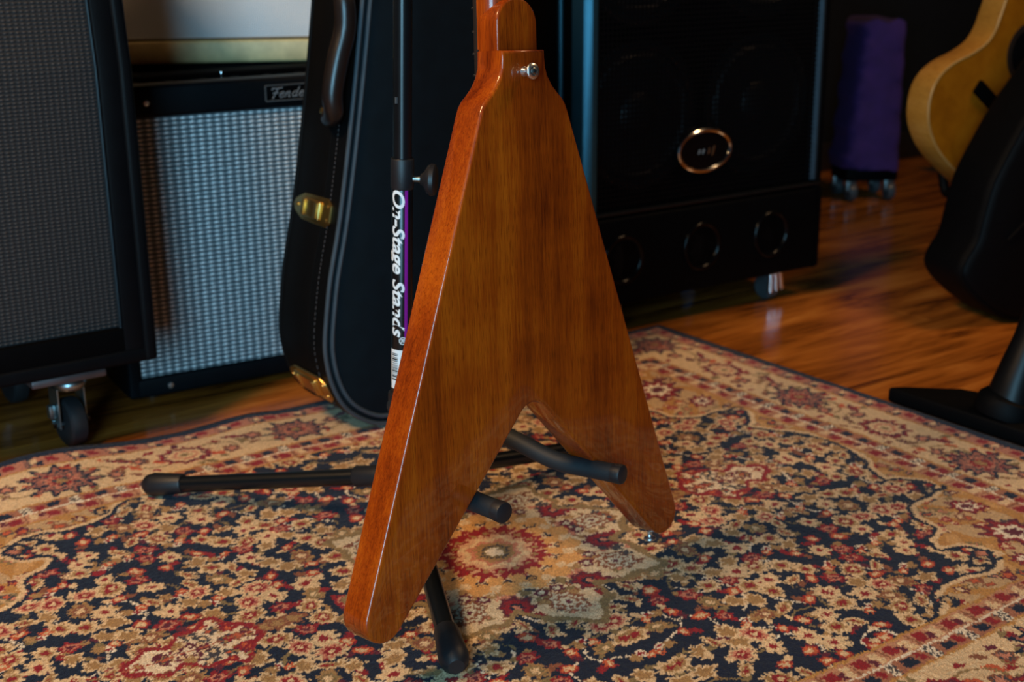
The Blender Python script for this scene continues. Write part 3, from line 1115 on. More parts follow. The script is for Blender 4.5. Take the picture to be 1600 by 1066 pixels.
# ------------------------------------------------------------------ slant-front speaker cabinet on casters
def tilt_caster(parent, x, y, ztop, scale=1.0, rot=0.0, wheel_mat=TYRE):
    """swivel caster: plate under ztop, fork, wheel reaching the floor"""
    mx = Matrix.Translation((x, y, 0)) @ Matrix.Rotation(rot, 4, 'Z')
    wr = .0375 * scale
    hw = .0190 * scale
    c = empty_part('caster', parent)
    bm = NB()
    z1 = ztop - .020 * scale
    t = .0022
    pr = [(-hw - t, z1), (hw + t, z1), (hw + t, wr - .006), (hw, wr - .006), (hw, z1 - t), (-hw, z1 - t), (-hw, wr - .006), (-hw - t, wr - .006)]
    yo = .010
    prism(bm, pr, -.012 + yo, .020 + yo, 'xz')
    fork = mk('fork', bm, STEEL, c, bevel=.0006, seg=1)
    fork.data.transform(mx)
    bm = NB()
    lathe(bm, [(0, z1 - .001), (.020 * scale, z1 - .001), (.024 * scale, z1 + .006), (.022 * scale, z1 + .012), (.014 * scale, ztop - .004), (.014 * scale, ztop)], 24)
    o = mk('swivel_bearing', bm, STEEL, c, ang=50); o.data.transform(mx)
    bm = NB()
    prof = [(wr * .45, -.013 * scale), (wr * .86, -.013 * scale), (wr * .97, -.010 * scale), (wr, -.004 * scale), (wr, .004 * scale), (wr * .97, .010 * scale), (wr * .86, .013 * scale), (wr * .45, .013 * scale)]
    lathe(bm, prof, 36, Matrix.Translation((0, yo, wr)) @ Matrix.Rotation(math.pi / 2, 4, 'Y'))
    o = mk('wheel', bm, wheel_mat, c); o.data.transform(mx)
    bm = NB()
    lathe(bm, [(.0046, -hw - .010), (.0072, -hw - .010), (.0072, -hw - .003), (.0045, -hw - .003), (.0045, hw + .003), (.0072, hw + .003), (.0072, hw + .008), (0, hw + .008)], 6,
          Matrix.Translation((0, yo, wr)) @ Matrix.Rotation(math.pi / 2, 4, 'Y'))
    o = mk('axle_bolt', bm, CHROME, c, ang=20); o.data.transform(mx)
    bm = NB()
    box(bm, -hw - .012, -hw - .0025, .008, .020, wr + .010, wr + .030)
    o = mk('brake_tab', bm, STEEL, c, bevel=.002); o.data.transform(mx)
    return c


def empty_part(name, parent):
    o = bpy.data.objects.new(name, None)
    o.empty_display_size = .02
    COL.objects.link(o)
    o.parent = parent
    return o


CP = (-.620, 1.828, 0)
c12 = tag(empty('speaker_cabinet', CP, ROOM), 'tall black speaker cabinet with charcoal woven grille and angled upper half, on casters', 'speaker cabinet')
XR, XL, ZB, ZK, ZT, SL = .119, -.62, .126, .553, .93, math.tan(R(7))
prof = [(0, ZB), (0, ZK), ((ZT - ZK) * SL, ZT), (.36, ZT), (.36, ZB)]
# shell: bottom, top, two sides (open front) made as one box frame
bm = NB()
prism(bm, prof, XR - .020, XR, 'yz')
mk('side_panel', bm, TOLEX, c12, bevel=.007, seg=4)
bm = NB()
prism(bm, prof, XL, XL + .020, 'yz')
mk('side_panel', bm, TOLEX, c12, bevel=.007, seg=4)
bm = NB(); box(bm, XL + .012, XR - .012, .002, .36, ZB, ZB + .022)
mk('bottom_panel', bm, TOLEX, c12, bevel=.006, seg=3)
bm = NB(); box(bm, XL + .012, XR - .012, (ZT - ZK) * SL + .004, .36, ZT - .02, ZT)
mk('top_panel', bm, TOLEX, c12, bevel=.005)
bm = NB(); box(bm, XL + .015, XR - .015, .345, .358, ZB + .01, ZT - .01)
mk('rear_panel', bm, TOLEX_DARK, c12)
gy = .018
GX0, GX1 = XL + .048, .0715
bm = NB()
va = [(GX0, gy, .181), (GX1, gy, .181), (GX1, gy, ZK), (GX0, gy, ZK), (GX1, gy + (ZT - .05 - ZK) * SL, ZT - .05), (GX0, gy + (ZT - .05 - ZK) * SL, ZT - .05)]
vs = [bm.verts.new(v) for v in va]
vb = [bm.verts.new((v[0], v[1] + .012, v[2])) for v in va]
for f in ((0, 1, 2, 3), (3, 2, 4, 5)):
    bm.faces.new([vs[i] for i in f]); bm.faces.new([vb[i] for i in f][::-1])
for i, j in ((0, 1), (1, 2), (2, 4), (4, 5), (5, 3), (3, 0)):
    bm.faces.new((vs[i], vb[i], vb[j], vs[j]))
mk('grille_cloth', bm, DARKGRILLE, c12, ang=3)['label'] = 'charcoal woven grille cloth'
for s, x0, x1 in ((1, .0715, XR - .018), (-1, XL + .018, GX0)):
    bm = NB()
    prism(bm, [(.004, ZB + .02), (.004, ZK), ((ZT - ZK) * SL + .004, ZT - .018), (.04 + (ZT - ZK) * SL, ZT - .018), (.04, ZK), (.04, ZB + .02)], x0, x1, 'yz')
    mk('baffle_edge', bm, TOLEX, c12, bevel=.003)
bm = NB(); box(bm, XL + .018, XR - .018, .005, .04, ZB + .02, .181)
mk('kick_board', bm, TOLEX_DARK, c12, bevel=.003)
bm = NB(); sweep(bm, [(GX1 - .001, gy - .006, .181), (GX1 - .001, gy - .006, ZK), (GX1 - .001, gy - .006 + (ZT - .05 - ZK) * SL, ZT - .05)], .0024, 8)
mk('grille_piping', bm, simple('dark_grille_piping', (.006, .011, .016, 1), .4, spec=.2), c12)
for x, y in ((-.012, .052), (XL + .10, .052), (-.012, .30), (XL + .10, .30)):
    tilt_caster(c12, x + (.012 if x > -.1 and y < .1 else 0), y, ZB - .012, 1.0, rot=.10)
    bm = NB(); box(bm, x - .054, x + .054, y - .045, y + .045, ZB - .012, ZB)
    mk('caster_plate', bm, simple('pinkish_steel_plate', (.13, .10, .10, 1), .5, .8) if x == -.012 and y < .1 else STEEL, c12, bevel=.003)  # front right plate is darker and pinker than the others

# ------------------------------------------------------------------ combo amplifier with silver grille
FP = (-.613, 2.036, 0)
amp = tag(empty('combo_amplifier', FP, R(31)), 'black combo guitar amplifier with sparkling silver grille and script name badge', 'guitar amplifier')
AW, AH, AD = .62, .508, .21
fz = .012
for x0, x1 in ((0, .022), (AW - .022, AW)):
    bm = NB(); box(bm, x0, x1, 0, AD, fz, AH)
    mk('side_panel', bm, TOLEX, amp, bevel=.006, seg=4)
bm = NB(); box(bm, .012, AW - .012, .0, AD, fz, .044)
mk('bottom_rail', bm, TOLEX, amp, bevel=.005, seg=3)
bm = NB(); box(bm, .012, AW - .012, .0, .05, .459, AH)
mk('upper_panel', bm, TOLEX, amp, bevel=.007, seg=3)
bm = NB(); box(bm, .012, AW - .012, .045, .14, AH - .05, AH - .018)
ctl = mk('control_panel', bm, DEADBLACK, amp, bevel=.002)
for k in range(8):
    bm = NB()
    lathe(bm, [(.011, 0), (.0095, .010), (.0075, .013), (0, .013)], 18, Matrix.Translation((.08 + k * .056, .105, AH - .018)))
    mk('control_knob', bm, DEADBLACK, ctl)
bm = NB()
lathe(bm, [(.0, 0), (.0042, 0), (.0042, .003), (.0018, .0032), (.0016, .012), (.0034, .0150), (.0034, .018), (0, .0195)], 16, Matrix.Translation((.216, .075, AH - .012)) @ Matrix.Rotation(-.25, 4, 'X'))
mk('toggle_switch', bm, CHROME, ctl)
bm = NB(); box(bm, .012, AW - .012, .135, AD, AH - .03, AH)
mk('top_panel', bm, DEADBLACK, amp, bevel=.006, seg=3)
bm = NB(); box(bm, .016, AW - .016, AD - .015, AD - .003, fz + .01, AH - .01)
mk('rear_panel', bm, TOLEX_DARK, amp)
bm = NB(); box(bm, .020, AW - .020, .008, .020, .040, .462)
mk('grille_cloth', bm, SILVERGRILLE, amp)['label'] = 'silver sparkle grille cloth'
for x, z in ((.067, .482), (AW - .067, .482), (.067, .027), (AW - .067, .027)):
    bm = NB(); lathe(bm, [(.0056, 0), (.0056, .001), (.0042, .0030), (0, .0036)], 18, frame_to((x, .0002, z), (0, -1, 0)))
    mk('panel_screw', bm, BRUSHED, amp)
for x in (.05, AW - .05):
    for y in (.05, AD - .05):
        bm = NB(); lathe(bm, [(.014, 0), (.015, fz + .001)], 18, Matrix.Translation((x, y, 0)))
        mk('foot', bm, RUBBER, amp)
# badge: frame, plate and script letters
bz0, bz1, bx0, bx1 = .4705, .4970, .258, .386
bd = mk('name_badge', box(NB(), bx0, bx1, -.0026, .001, bz0, bz1), BLACKGLOSS, amp, bevel=.002)
bm = NB()
rct = [(bx0 + .002, bz0 + .001), (bx1 - .002, bz0 + .001), (bx1 - .001, bz0 + .002), (bx1 - .001, bz1 - .002), (bx1 - .002, bz1 - .001), (bx0 + .002, bz1 - .001), (bx0 + .001, bz1 - .002), (bx0 + .001, bz0 + .002)]
sweep(bm, [(x, -.0026, z) for x, z in rct], .0010, 6, closed=True)
mk('badge_rim', bm, simple('badge_rim_metal', (.6, .62, .63, 1), .4, 1.0), bd)
strokes = {
    'F': [[(0.0, .80), (.10, .98), (.30, .92), (.75, 1.0)], [(.42, .93), (.30, .40), (.16, -.05)], [(.12, .46), (.30, .52), (.52, .50)]],
    'e': [[(.02, .30), (.25, .36), (.30, .52), (.16, .56), (.04, .36), (.04, .12), (.16, .03), (.34, .14)]],
    'n': [[(.08, .55), (.00, .05)], [(.03, .30), (.18, .54), (.30, .52), (.26, .28), (.26, .06), (.38, .10)]],
    'd': [[(.34, .50), (.18, .56), (.04, .36), (.06, .10), (.18, .04), (.30, .22)], [(.46, 1.0), (.34, .40), (.32, .08), (.42, .08)]],
    'r': [[(.10, .55), (.02, .05)], [(.05, .30), (.18, .52), (.32, .54)]]}
penx = 0.0
lw = .0238
for ch in 'Fender':
    bm = NB()
    for st in strokes[ch]:
        pts = catmull([(bx0 + .0085 + (penx + u + .16 * v) * lw, -.0032, bz0 + .0052 + v * .0160) for u, v in st], 5)
        sweep(bm, pts, [.00072 if ch != 'F' else .0009] * len(pts), 6)
    mk('script_letter', bm, GREYINK, bd)
    penx += {'F': .62, 'e': .42, 'n': .48, 'd': .52, 'r': .4}[ch]

# ------------------------------------------------------------------ dark cabinet behind the combo and the cream cabinet on it
bk = tag(empty('low_cabinet', (-.80, 2.445, 0), R(6)), 'plain black cabinet behind the combo amplifier, under the cream cabinet', 'cabinet')
mk('body', box(NB(), 0, .55, .02, .27, .0, .505), TOLEX_DARK, bk, bevel=.01)
mk('front_frame', box(NB(), .02, .53, .010, .022, .02, .49), TOLEX, bk, bevel=.004)
cc = tag(empty('extension_cabinet', (-.79, 2.44, .505), R(6)), 'cream speaker cabinet with pale linen grille standing above the combo amplifier', 'speaker cabinet')
CWd, CHt = .53, .42
for x0, x1 in ((0, .03), (CWd - .03, CWd)):
    mk('side_panel', box(NB(), x0, x1, 0, .24, 0, CHt), CREAM, cc, bevel=.006, seg=3)
mk('bottom_rail', box(NB(), .02, CWd - .02, .0, .24, 0, .041), CREAM, cc, bevel=.006, seg=3)
mk('top_rail', box(NB(), .02, CWd - .02, .0, .24, CHt - .041, CHt), CREAM, cc, bevel=.006, seg=3)
mk('grille_cloth', box(NB(), .02, CWd - .02, .008, .02, .035, CHt - .03), PALEGRILLE, cc)['label'] = 'pale linen grille cloth'
mk('rear_panel', box(NB(), .02, CWd - .02, .225, .236, .03, CHt - .03), CREAM, cc)
mk('piping', sweep(NB(), [(.03, .004, .0425), (CWd - .03, .004, .0425)], .0022, 8), simple('brown_piping', (.10, .065, .02, 1), .5), cc)

# ------------------------------------------------------------------ hard guitar case
case = tag(empty('guitar_case', (-.195, 1.907, .0115), R(35)), 'black hard-shell guitar case with gold latches standing upright behind the stand', 'guitar case')
left = [(.03, .001), (-.005, .004), (-.033, .0165), (-.058, .036), (-.075, .060), (-.087, .092), (-.0925, .125), (-.093, .150), (-.089, .185), (-.079, .246), (-.059, .331), (-.032, .480), (-.009, .628), (.012, .78), (.03, .95), (.036, 1.02), (.05, 1.06), (.08, 1.075)]
XC = .122
left = [(p.x, p.y) for p in catmull([(x, y, 0) for x, y in left], 3)]
cout = left + [(2 * XC - x, z) for x, z in left[::-1]]


def inset(poly, d):
    out = []
    n = len(poly)
    ar = sum(poly[i][0] * poly[(i + 1) % n][1] - poly[(i + 1) % n][0] * poly[i][1] for i in range(n))
    sg = 1 if ar > 0 else -1
    for i in range(n):
        p, q_ = Vector(poly[i - 1]), Vector(poly[(i + 1) % n])
        t = (q_ - p).normalized()
        nrm = Vector((-t.y, t.x)) * sg
        out.append((poly[i][0] + nrm.x * d, poly[i][1] + nrm.y * d))
    return out


CT = .152
bm = NB(); prism(bm, inset(cout, .0016), .0035, .050, 'xz')
lid = mk('lid', bm, CASEVINYL, case, bevel=.0025, seg=2, ang=40)
bm = NB(); prism(bm, cout, .0515, CT - .008, 'xz')
shell = mk('shell', bm, CASESIDE, case, bevel=.003, seg=2, ang=40)
bm = NB(); ring_prism(bm, cout, inset(cout, .006), .0045, .0505)
mk('lid_side', bm, CASESIDE, lid, ang=40)
for yv, ins in ((.0030, .0030), (.0030, .0150)):
    bm = NB(); sweep(bm, [(x, yv, z) for x, z in inset(cout, ins)], .0033, 8, closed=True)
    mk('rim_piping', bm, PIPING, lid)
bm = NB(); sweep(bm, [(x, CT - .006, z) for x, z in inset(cout, .002)], .0036, 8, closed=True)
mk('rear_piping', bm, CASESIDE, shell)
# stitches along the lid side
seam = inset(cout, -.0006)
seam = [p for p in seam if p[0] < XC]
bm = NB()
acc = 0
for p, q_ in zip(seam[:-1], seam[1:]):
    L = math.hypot(q_[0] - p[0], q_[1] - p[1])
    n = max(1, int(L / .006))
    for k in range(n):
        t0, t1 = k / n, (k + .55) / n
        a = (p[0] + (q_[0] - p[0]) * t0, .030, p[1] + (q_[1] - p[1]) * t0)
        b = (p[0] + (q_[0] - p[0]) * t1, .030, p[1] + (q_[1] - p[1]) * t1)
        sweep(bm, [a, b], .0007, 4)
st_ = mk('stitching', bm, STITCH, lid)
st_['kind'] = 'stuff'


def left_pt(zv):
    for (x0, z0), (x1, z1) in zip(left[:-1], left[1:]):
        if z0 <= zv <= z1:
            t = (zv - z0) / (z1 - z0)
            nrm = Vector((-(z1 - z0), (x1 - x0))).normalized()
            return x0 + (x1 - x0) * t, nrm
    return left[-1][0], Vector((-1, 0))


def case_latch(zv, name, h=.042, y0=.022, y1=.138):
    x, nrm = left_pt(zv)
    tz = Vector((-nrm.y, nrm.x))
    if tz.y < 0: tz = -tz
    mx = Matrix(((nrm.x, 0, tz.x, x), (0, 1, 0, 0), (nrm.y, 0, tz.y, zv), (0, 0, 0, 1)))
    pl = [(y0, -h * .30), (y0 + .012, -h * .5), (y1 - .030, -h * .46), (y1 - .006, -h * .22), (y1, 0), (y1 - .006, h * .22), (y1 - .030, h * .46), (y0 + .012, h * .5), (y0, h * .30)]
    bm = NB(); prism(bm, pl, -.0008, .003, 'yz')
    o = mk(name, bm, GOLD, case, bevel=.0012, seg=2); o.data.transform(mx)
    o['label'] = 'gold latch'
    bm = NB(); box(bm, .002, .0075, y0 + .028, y1 - .030, -h * .33, h * .33)
    c = mk('hasp', bm, GOLD, o, bevel=.0025, seg=3); c.data.transform(mx)
    for yy in (y0 + .036, y1 - .040):
        bm = NB(); box(bm, .006, .0100, yy - .004, yy + .004, -h * .28, h * .28)
        c = mk('hasp_ridge', bm, GOLD, o, bevel=.0018, seg=2); c.data.transform(mx)
    for yy, z_ in ((y0 + .010, -.010), (y0 + .010, .010), (y1 - .012, 0)):
        bm = NB(); lathe(bm, [(.0028, .002), (.0022, .0042), (0, .0048)], 12, Matrix.Translation((0, yy, z_)) @ Matrix.Rotation(math.pi / 2, 4, 'Y'))
        c = mk('rivet', bm, GOLD, o); c.data.transform(mx)
    return o


case_latch(.331, 'latch')
case_latch(.070, 'latch', .046, .014, .140)
case_latch(.80, 'latch')
# handle on the long side
xa, n_a = left_pt(.618); xb2, n_b = left_pt(.478)
hy = .062
hpts = [(xa - .001, .062, .636), (xa - .010, .048, .645), (xa - .018, .024, .646), (xa - .020, .010, .628), (xa - .022, .008, .590), ((xa + xb2) / 2 - .024, .008, .550), (xb2 - .024, .008, .505), (xb2 - .020, .014, .476), (xb2 - .014, .040, .466), (xb2 - .001, .062, .472)]
pp = catmull(hpts, 5)
rr = [.0085 + .0070 * math.sin(math.pi * min(1, max(0, k / (len(pp) - 1)))) ** .6 for k in range(len(pp))]
hd = mk('handle', sweep(NB(), pp, rr, 14), LEATHER, case)
hd['label'] = 'dark leather carrying handle'
for zv in (.636, .472):
    x, nr = left_pt(zv)
    bm = NB(); sweep(bm, [(x - .004, hy - .012, zv), (x - .010, hy - .008, zv), (x - .010, hy + .008, zv), (x - .004, hy + .012, zv)], .0026, 8)
    mk('handle_loop', bm, GOLD, hd)
    for s in (-1, 1):
        bm = NB(); lathe(bm, [(.004, -.001), (.0035, .0016), (0, .0022)], 12, frame_to((x - .0008, hy + .022 * s, zv), (-1, 0, -.1)))
        mk('rivet', bm, GOLD, hd)

# ------------------------------------------------------------------ bass cabinet on casters
BP = (.636, 2.697, 0)
bass = tag(empty('bass_cabinet', BP, R(34)), 'large black bass speaker cabinet with perforated grille and chrome oval badge, on casters', 'speaker cabinet')
BW, BZ0, BZ1, BD = .606, .062, .92, .40
mk('body', box(NB(), -BW + .004, -.004, .045, BD, BZ0, BZ1), TOLEX_DARK, bass, bevel=.008, seg=3)
# front rails: chamfered uprights left and right
rail = [(0, .045), (0, .011), (.013, 0), (.024, 0), (.024, .045)]
for nm, x0, sgn in (('side_rail', -BW, 1), ('side_rail', 0, -1)):
    bm = NB()
    bot, top = [], []
    for u, v in rail:
        bot.append(bm.verts.new((x0 + sgn * u, v, BZ0 + .17 if sgn > 0 else BZ0)))
        top.append(bm.verts.new((x0 + sgn * u, v, BZ1)))
    for k in range(len(rail)):
        j = (k + 1) % len(rail)
        bm.faces.new((bot[k], bot[j], top[j], top[k]))
    bm.faces.new(bot[::-1]); bm.faces.new(top)
    mk(nm, bm, RAIL if sgn > 0 else TOLEX_DARK, bass, bevel=.0015, ang=20)  # left rail takes the blue-lit colour, right one stays plain dark
bm = NB()
prism(bm, [(.030, 0), (.040, .010), (.040, .03), (.030, .03)], -BW + .17, BZ1 - .02, 'yz') if False else None
bm.free()
bm = NB()
vsr = [(-.036, .008), (-.028, .002), (-.024, .001), (-.024, .02), (-.036, .02)]
bot = [bm.verts.new((x, y, .245)) for x, y in vsr]; top = [bm.verts.new((x, y, BZ1 - .02)) for x, y in vsr]
for k in range(5): bm.faces.new((bot[k], bot[(k + 1) % 5], top[(k + 1) % 5], top[k]))
bm.faces.new(bot[::-1]); bm.faces.new(top)
mk('grille_side_trim', bm, simple('dim_satin_trim', (.03, .04, .05, 1), .45, .8), bass, ang=20)
mk('rear_shell_edge', sweep(NB(), [(-BW + .001, .078, BZ0 + .02), (-BW + .001, .078, BZ1 - .02)], .0055, 12), RAIL, bass)
bm = NB(); box(bm, -BW + .022, -.038, .004, .0055, .245, BZ1 - .02)
mk('perforated_grille', bm, PERF, bass)
mk('baffle', box(NB(), -BW + .022, -.024, .036, .046, .24, BZ1 - .02), TOLEX_DARK, bass)
for cx in (-.462, -.168):
    for cz in (.405, .70):
        bm = NB(); mx = frame_to((cx, .034, cz), (0, -1, 0))
        lathe(bm, [(.136, 0), (.136, .006), (.128, .009), (.118, .006), (.116, .0)], 40, mx)
        sp_ = mk('speaker_frame', bm, FRAMEGLOSS, bass, ang=50)
        bm = NB(); lathe(bm, [(.116, .002), (.108, .008), (.100, .002), (.045, -.0), (.042, .004), (.030, .012), (0, .016)], 40, mx)
        mk('cone', bm, CONE, sp_, ang=50)
mk('lower_panel', box(NB(), -BW + .006, -.002, .0, .046, BZ0, .228), TOLEX_DARK, bass, bevel=.006, seg=3)
mk('divider_trim', box(NB(), -BW + .024, -.012, -.0015, .04, .2335, .2395), simple('worn_black_trim', (.006, .006, .006, 1), .35, spec=.4), bass, bevel=.002)
for cx in (-.519, -.326, -.143):
    bm = NB(); mx = frame_to((cx, .0005, .148), (0, -1, 0))
    lathe(bm, [(.048, 0), (.047, .004), (.043, .0055), (.038, .002), (.034, -.02), (.033, -.03)], 36, mx)
    pr_ = mk('port_ring', bm, BLACKGLOSS, bass, ang=60)
    bm = NB(); lathe(bm, [(0, .001), (.034, .001)], 30, mx)
    mk('port_tube', bm, NYLON, pr_)
# oval badge
ov = [(.064 * math.cos(t), .038 * math.sin(t)) for t in np.linspace(0, 2 * math.pi, 48, endpoint=False)]
bm = NB(); prism(bm, [(-.331 + x, .333 + z) for x, z in ov], -.004, .004, 'xz')
bg_ = mk('oval_badge', bm, BLACKGLOSS, bass, ang=50)
bm = NB(); sweep(bm, [(-.331 + x, -.004, .333 + z) for x, z in ov], .0040, 10, closed=True)
mk('badge_ring', bm, CHROME, bg_)['label'] = 'chrome oval ring'
for dx, h, th_ in ((-.016, .008, .5), (-.006, .008, .5), (.008, .011, .35), (.018, .017, .35)):
    bm = NB(); x0 = -.331 + dx
    sweep(bm, [(x0, -.0045, .331 - h / 2), (x0 + h * th_, -.0045, .331 + h / 2)], .0016, 6)
    mk('badge_stroke', bm, CHROME if dx > 0 else GREYINK, bg_)
CHROME2 = simple('bright_caster_chrome', (.9, .92, .93, 1), .25, 1.0, var=.02)
WHEELC = simple('caster_wheel_grey', (.045, .05, .055, 1), .35)
for x, y in ((-.105, .045), (-BW + .08, .045), (-.08, .34), (-BW + .08, .34)):
    c = empty_part('caster', bass)
    bm = NB(); lathe(bm, [(.004, -.012), (.022, -.012), (.0265, -.008), (.0265, .008), (.022, .012), (.004, .012)], 30, Matrix.Translation((x, y, .0265)) @ Matrix.Rotation(math.pi / 2, 4, 'Y'))
    mk('wheel', bm, WHEELC, c)
    bm = NB()
    for k in range(3):
        xx = x - .014 + k * .012
        sweep(bm, [(xx + .004 * k, y - .026, .020 + .002 * k), (xx, y - .026, BZ0 + .002)], .0052, 12)  # bars shaped to catch the window as bright stripes
    box(bm, x - .022, x + .022, y - .022, y + .022, BZ0 - .006, BZ0)
    mk('fork', bm, CHROME2, c)

# ------------------------------------------------------------------ purple covered case in the corner
pc = tag(empty('cloth_cover', (.93, 3.66, 0), R(8)), 'dark purple creased velvet cover hanging over a small wheeled trolley in the corner', 'cloth cover')
bm = NB()
NU, NV = 40, 30
grid = []
outl_p = []
for u in range(NU):
    a = 2 * math.pi * u / NU
    outl_p.append((math.copysign(abs(math.cos(a)) ** .35, math.cos(a)), math.copysign(abs(math.sin(a)) ** .35, math.sin(a))))
for v in range(NV + 1):
    t = v / NV
    zv = .09 + .40 * t
    hw = (.080 - .020 * t)
    row = []
    for u, (px_, py_) in enumerate(outl_p):
        f = 1 + .05 * math.sin(zv * 70 + 2.2 * math.sin(px_ * 3)) + .02 * math.sin(zv * 160 + px_ * 5)
        row.append(bm.verts.new((.070 + .012 * t + px_ * hw * (1 if px_ > 0 else f), .08 + py_ * .08 * f, zv + .006 * math.sin(px_ * 6 + v))))
    grid.append(row)
for a, b in zip(grid[:-1], grid[1:]):
    for u in range(NU):
        bm.faces.new((a[u], a[(u + 1) % NU], b[(u + 1) % NU], b[u]))
bm.faces.new(grid[-1]); bm.faces.new(grid[0][::-1])
mk('drape', bm, PURPLE, pc, ang=80)
mk('trolley_base', box(NB(), .0, .15, .02, .14, .055, .095), TOLEX_DARK, pc, bevel=.005)
for x in (.02, .130):
    for y in (.03, .13):
        bm = NB(); lathe(bm, [(.006, -.010), (.024, -.010), (.027, 0), (.024, .010), (.006, .010)], 20, Matrix.Translation((x, y, .027)) @ Matrix.Rotation(math.pi / 2, 4, 'Y'))
        mk('trolley_wheel', bm, WHEELC, pc)
        mk('wheel_bracket', box(NB(), x - .014, x + .014, y - .006, y + .006, .027, .058), STEEL, pc, bevel=.002)

# ------------------------------------------------------------------ acoustic guitar leaning on its stand
AG = Matrix.Translation((.80, 2.62, 0)) @ Matrix.Rotation(R(30), 4, 'Z') @ Matrix.Translation((.112, .0, .256)) @ Matrix.Rotation(R(37), 4, 'Y')
ag = tag(empty('acoustic_guitar', matrix=AG), 'honey-coloured acoustic guitar body with pale sides beside the black gig bag', 'acoustic guitar')
hw_ = [(0, 0), (.002, .06), (.012, .105), (.035, .145), (.075, .172), (.115, .176), (.155, .160), (.195, .132), (.232, .113), (.265, .110), (.30, .119), (.34, .130), (.375, .130), (.402, .115), (.420, .080), (.426, .03), (.427, 0)]
hp_ = [(p.x, p.y) for p in catmull([(w_, l_, 0) for l_, w_ in hw_], 4)]
aout = hp_ + [(-x, y) for x, y in hp_[::-1]][1:-1]
bm = NB(); prism(bm, aout, .003, .058, 'xz')
mk('sides_and_back', bm, MAPLE, ag, bevel=.002, ang=45)
bm = NB(); prism(bm, inset(aout, .0015), .0, .0032, 'xz')
mk('soundboard', bm, SPRUCE, ag, ang=45)
bm = NB(); sweep(bm, [(x, .001, z_) for x, z_ in inset(aout, .001)], .0024, 6, closed=True)
mk('binding', bm, BONE, ag)
bm = NB(); lathe(bm, [(0, .0), (.047, .0), (.047, .001)], 36, frame_to((0, -.0004, .285), (0, -1, 0)))
mk('sound_hole', bm, NYLON, ag)
bm = NB(); lathe(bm, [(.050, .0), (.060, .0), (.060, .0008), (.050, .0008)], 36, frame_to((0, -.0002, .285), (0, -1, 0)))
mk('rosette', bm, FRETBOARD, ag)
mk('bridge', box(NB(), -.08, .08, -.009, .001, .140, .170), DEADBLACK, ag, bevel=.003)
mk('neck', box(NB(), -.026, .026, .002, .024, .36, .78), MAPLE, ag, bevel=.007, seg=3)
mk('fretboard', box(NB(), -.0275, .0275, -.005, .003, .34, .78), FRETBOARD, ag, bevel=.001)
mk('headstock', box(NB(), -.036, .036, .002, .018, .78, .94), MAPLE, ag, bevel=.004)

# its A-frame stand
A0 = Matrix.Translation((.80, 2.62, 0)) @ Matrix.Rotation(R(30), 4, 'Z')
ast = tag(empty('instrument_stand', matrix=A0), 'black tubular floor stand behind the acoustic guitar', 'instrument stand')
for s, xs in ((0, .30), (1, .50)):
    bm = NB(); sweep(bm, [(xs, .10, .012), (.26, .13, .40)], .011, 12)
    mk('leg', bm, STANDBLK, ast)
bm = NB(); sweep(bm, [(.44, .28, .012), (.26, .13, .40)], .011, 12)
mk('leg', bm, STANDBLK, ast)
for xs, za in ((.195, .193), (.272, .186)):
    bm = NB(); sweep(bm, catmull([(.26, .13, .39), (xs, .12, .30), (xs, .105, za + .01), (xs, .08, za), (xs, -.01, za), (xs, -.026, za + .016)], 6), .010, 12)
    mk('cradle_arm', bm, NYLON, ast)

# ------------------------------------------------------------------ gig bag
bagm = Matrix.Translation((.885, 2.5, 0)) @ Matrix.Rotation(R(20), 4, 'Z')
bag = tag(empty('gig_bag', matrix=bagm), 'slumped black padded gig bag in front of the acoustic guitar', 'gig bag')
bo = [(.14, .52), (.103, .473), (.052, .408), (.012, .342), (-.020, .280), (-.036, .215), (-.046, .170), (-.066, .140), (-.074, .112), (-.062, .088), (-.040, .066), (.0, .035), (.040, .012), (.09, .002), (.16, .001), (.30, .001), (.40, .02), (.44, .10), (.46, .30), (.46, .55), (.42, .74), (.34, .82), (.25, .72), (.19, .60)]
bo = [(p.x, p.y) for p in catmull([(x, z_, 0) for x, z_ in bo], 3, True)]
bm = NB(); prism(bm, bo, -.06, .07, 'xz')
mk('padded_body', bm, NYLON, bag, bevel=.022, seg=4, ang=70)
bm = NB(); sweep(bm, [(x, -.052, z_) for x, z_ in inset(bo, -.002 if False else .004)], .0035, 6, closed=True)
mk('seam_piping', bm, NYLON, bag)
bm = NB(); sweep(bm, catmull([(.055, -.064, .35), (.10, -.068, .40), (.16, -.068, .47), (.23, -.066, .56)], 6), .004, 6)
mk('zip_seam', bm, PIPING, bag)
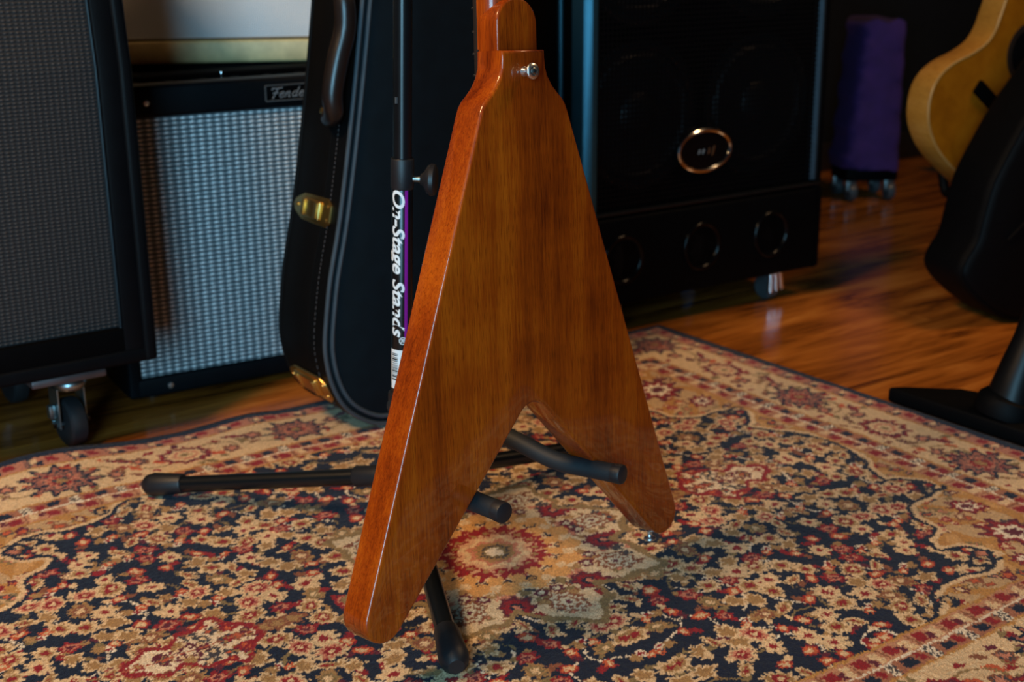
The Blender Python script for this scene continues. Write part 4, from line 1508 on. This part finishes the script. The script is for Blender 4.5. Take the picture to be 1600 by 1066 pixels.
bm = NB(); sweep(bm, catmull([(.02, -.064, .17), (.08, -.068, .225), (.16, -.07, .30), (.26, -.068, .40)], 6), .003, 6)
mk('pocket_zip', bm, NYLON, bag)
bm = NB(); prism(bm, [(.128, .33), (.175, .36), (.175, .07), (.140, .02), (.118, .05), (.120, .2)], -.068, -.061, 'xz')
mk('strap', bm, GREYNYLON, bag, bevel=.002)['label'] = 'grey woven strap'
bm = NB(); box(bm, .070, .15, -.072, -.05, .425, .468)
o = mk('strap_clip', bm, DEADBLACK, bag, bevel=.004)
bm = NB(); lathe(bm, [(.004, 0), (.003, .003), (0, .004)], 12, frame_to((.125, -.072, .447), (0, -1, 0)))
mk('clip_rivet', bm, CHROME, o)

# ------------------------------------------------------------------ pedestal stand by the rug edge
ps = tag(empty('pedestal_stand', (.73, 1.90, 0), 0), 'black stand with flat floor base and thick slanted leg just off the rug', 'stand')
ed = Vector((math.sin(ROOM), -math.cos(ROOM), 0))
ep = RUGC + E1 * HA - Vector((.73, 1.90, 0))
bpoly = [ep + ed * t_ + E1 * o_ for t_, o_ in ((-.085, .012), (.36, .012), (.36, .24), (.17, .22), (.08, .13), (-.01, .098), (-.07, .035))]
bm = NB(); prism(bm, [(p.x, p.y) for p in bpoly], .004, .030, 'xy')
mk('base', bm, NYLON, ps, bevel=.005, seg=3)
for t_, o_ in ((-.05, .03), (.3, .05), (.3, .19)):
    c_ = ep + ed * t_ + E1 * o_
    bm = NB(); lathe(bm, [(.011, 0), (.012, .006)], 12, Matrix.Translation((c_.x, c_.y, 0)))
    mk('base_pad', bm, RUBBER, ps)
bm = NB()
lp = catmull([(.012, .000, .026), (.022, .002, .075), (.042, .01, .14), (.068, .02, .22), (.105, .03, .36), (.15, .04, .58)], 6)
sweep(bm, lp, [.040 - .014 * min(1, k / 12) for k in range(len(lp))], 20)
mk('leg', bm, simple('satin_black_leg', (.0025, .0025, .003, 1), .42, spec=.25), ps)
bm = NB(); sweep(bm, [(.010, 0, .028), (.012, 0, .038), (.015, .001, .050), (.017, .001, .055)], [.046, .048, .044, .036], 20)
mk('leg_collar', bm, NYLON, ps)
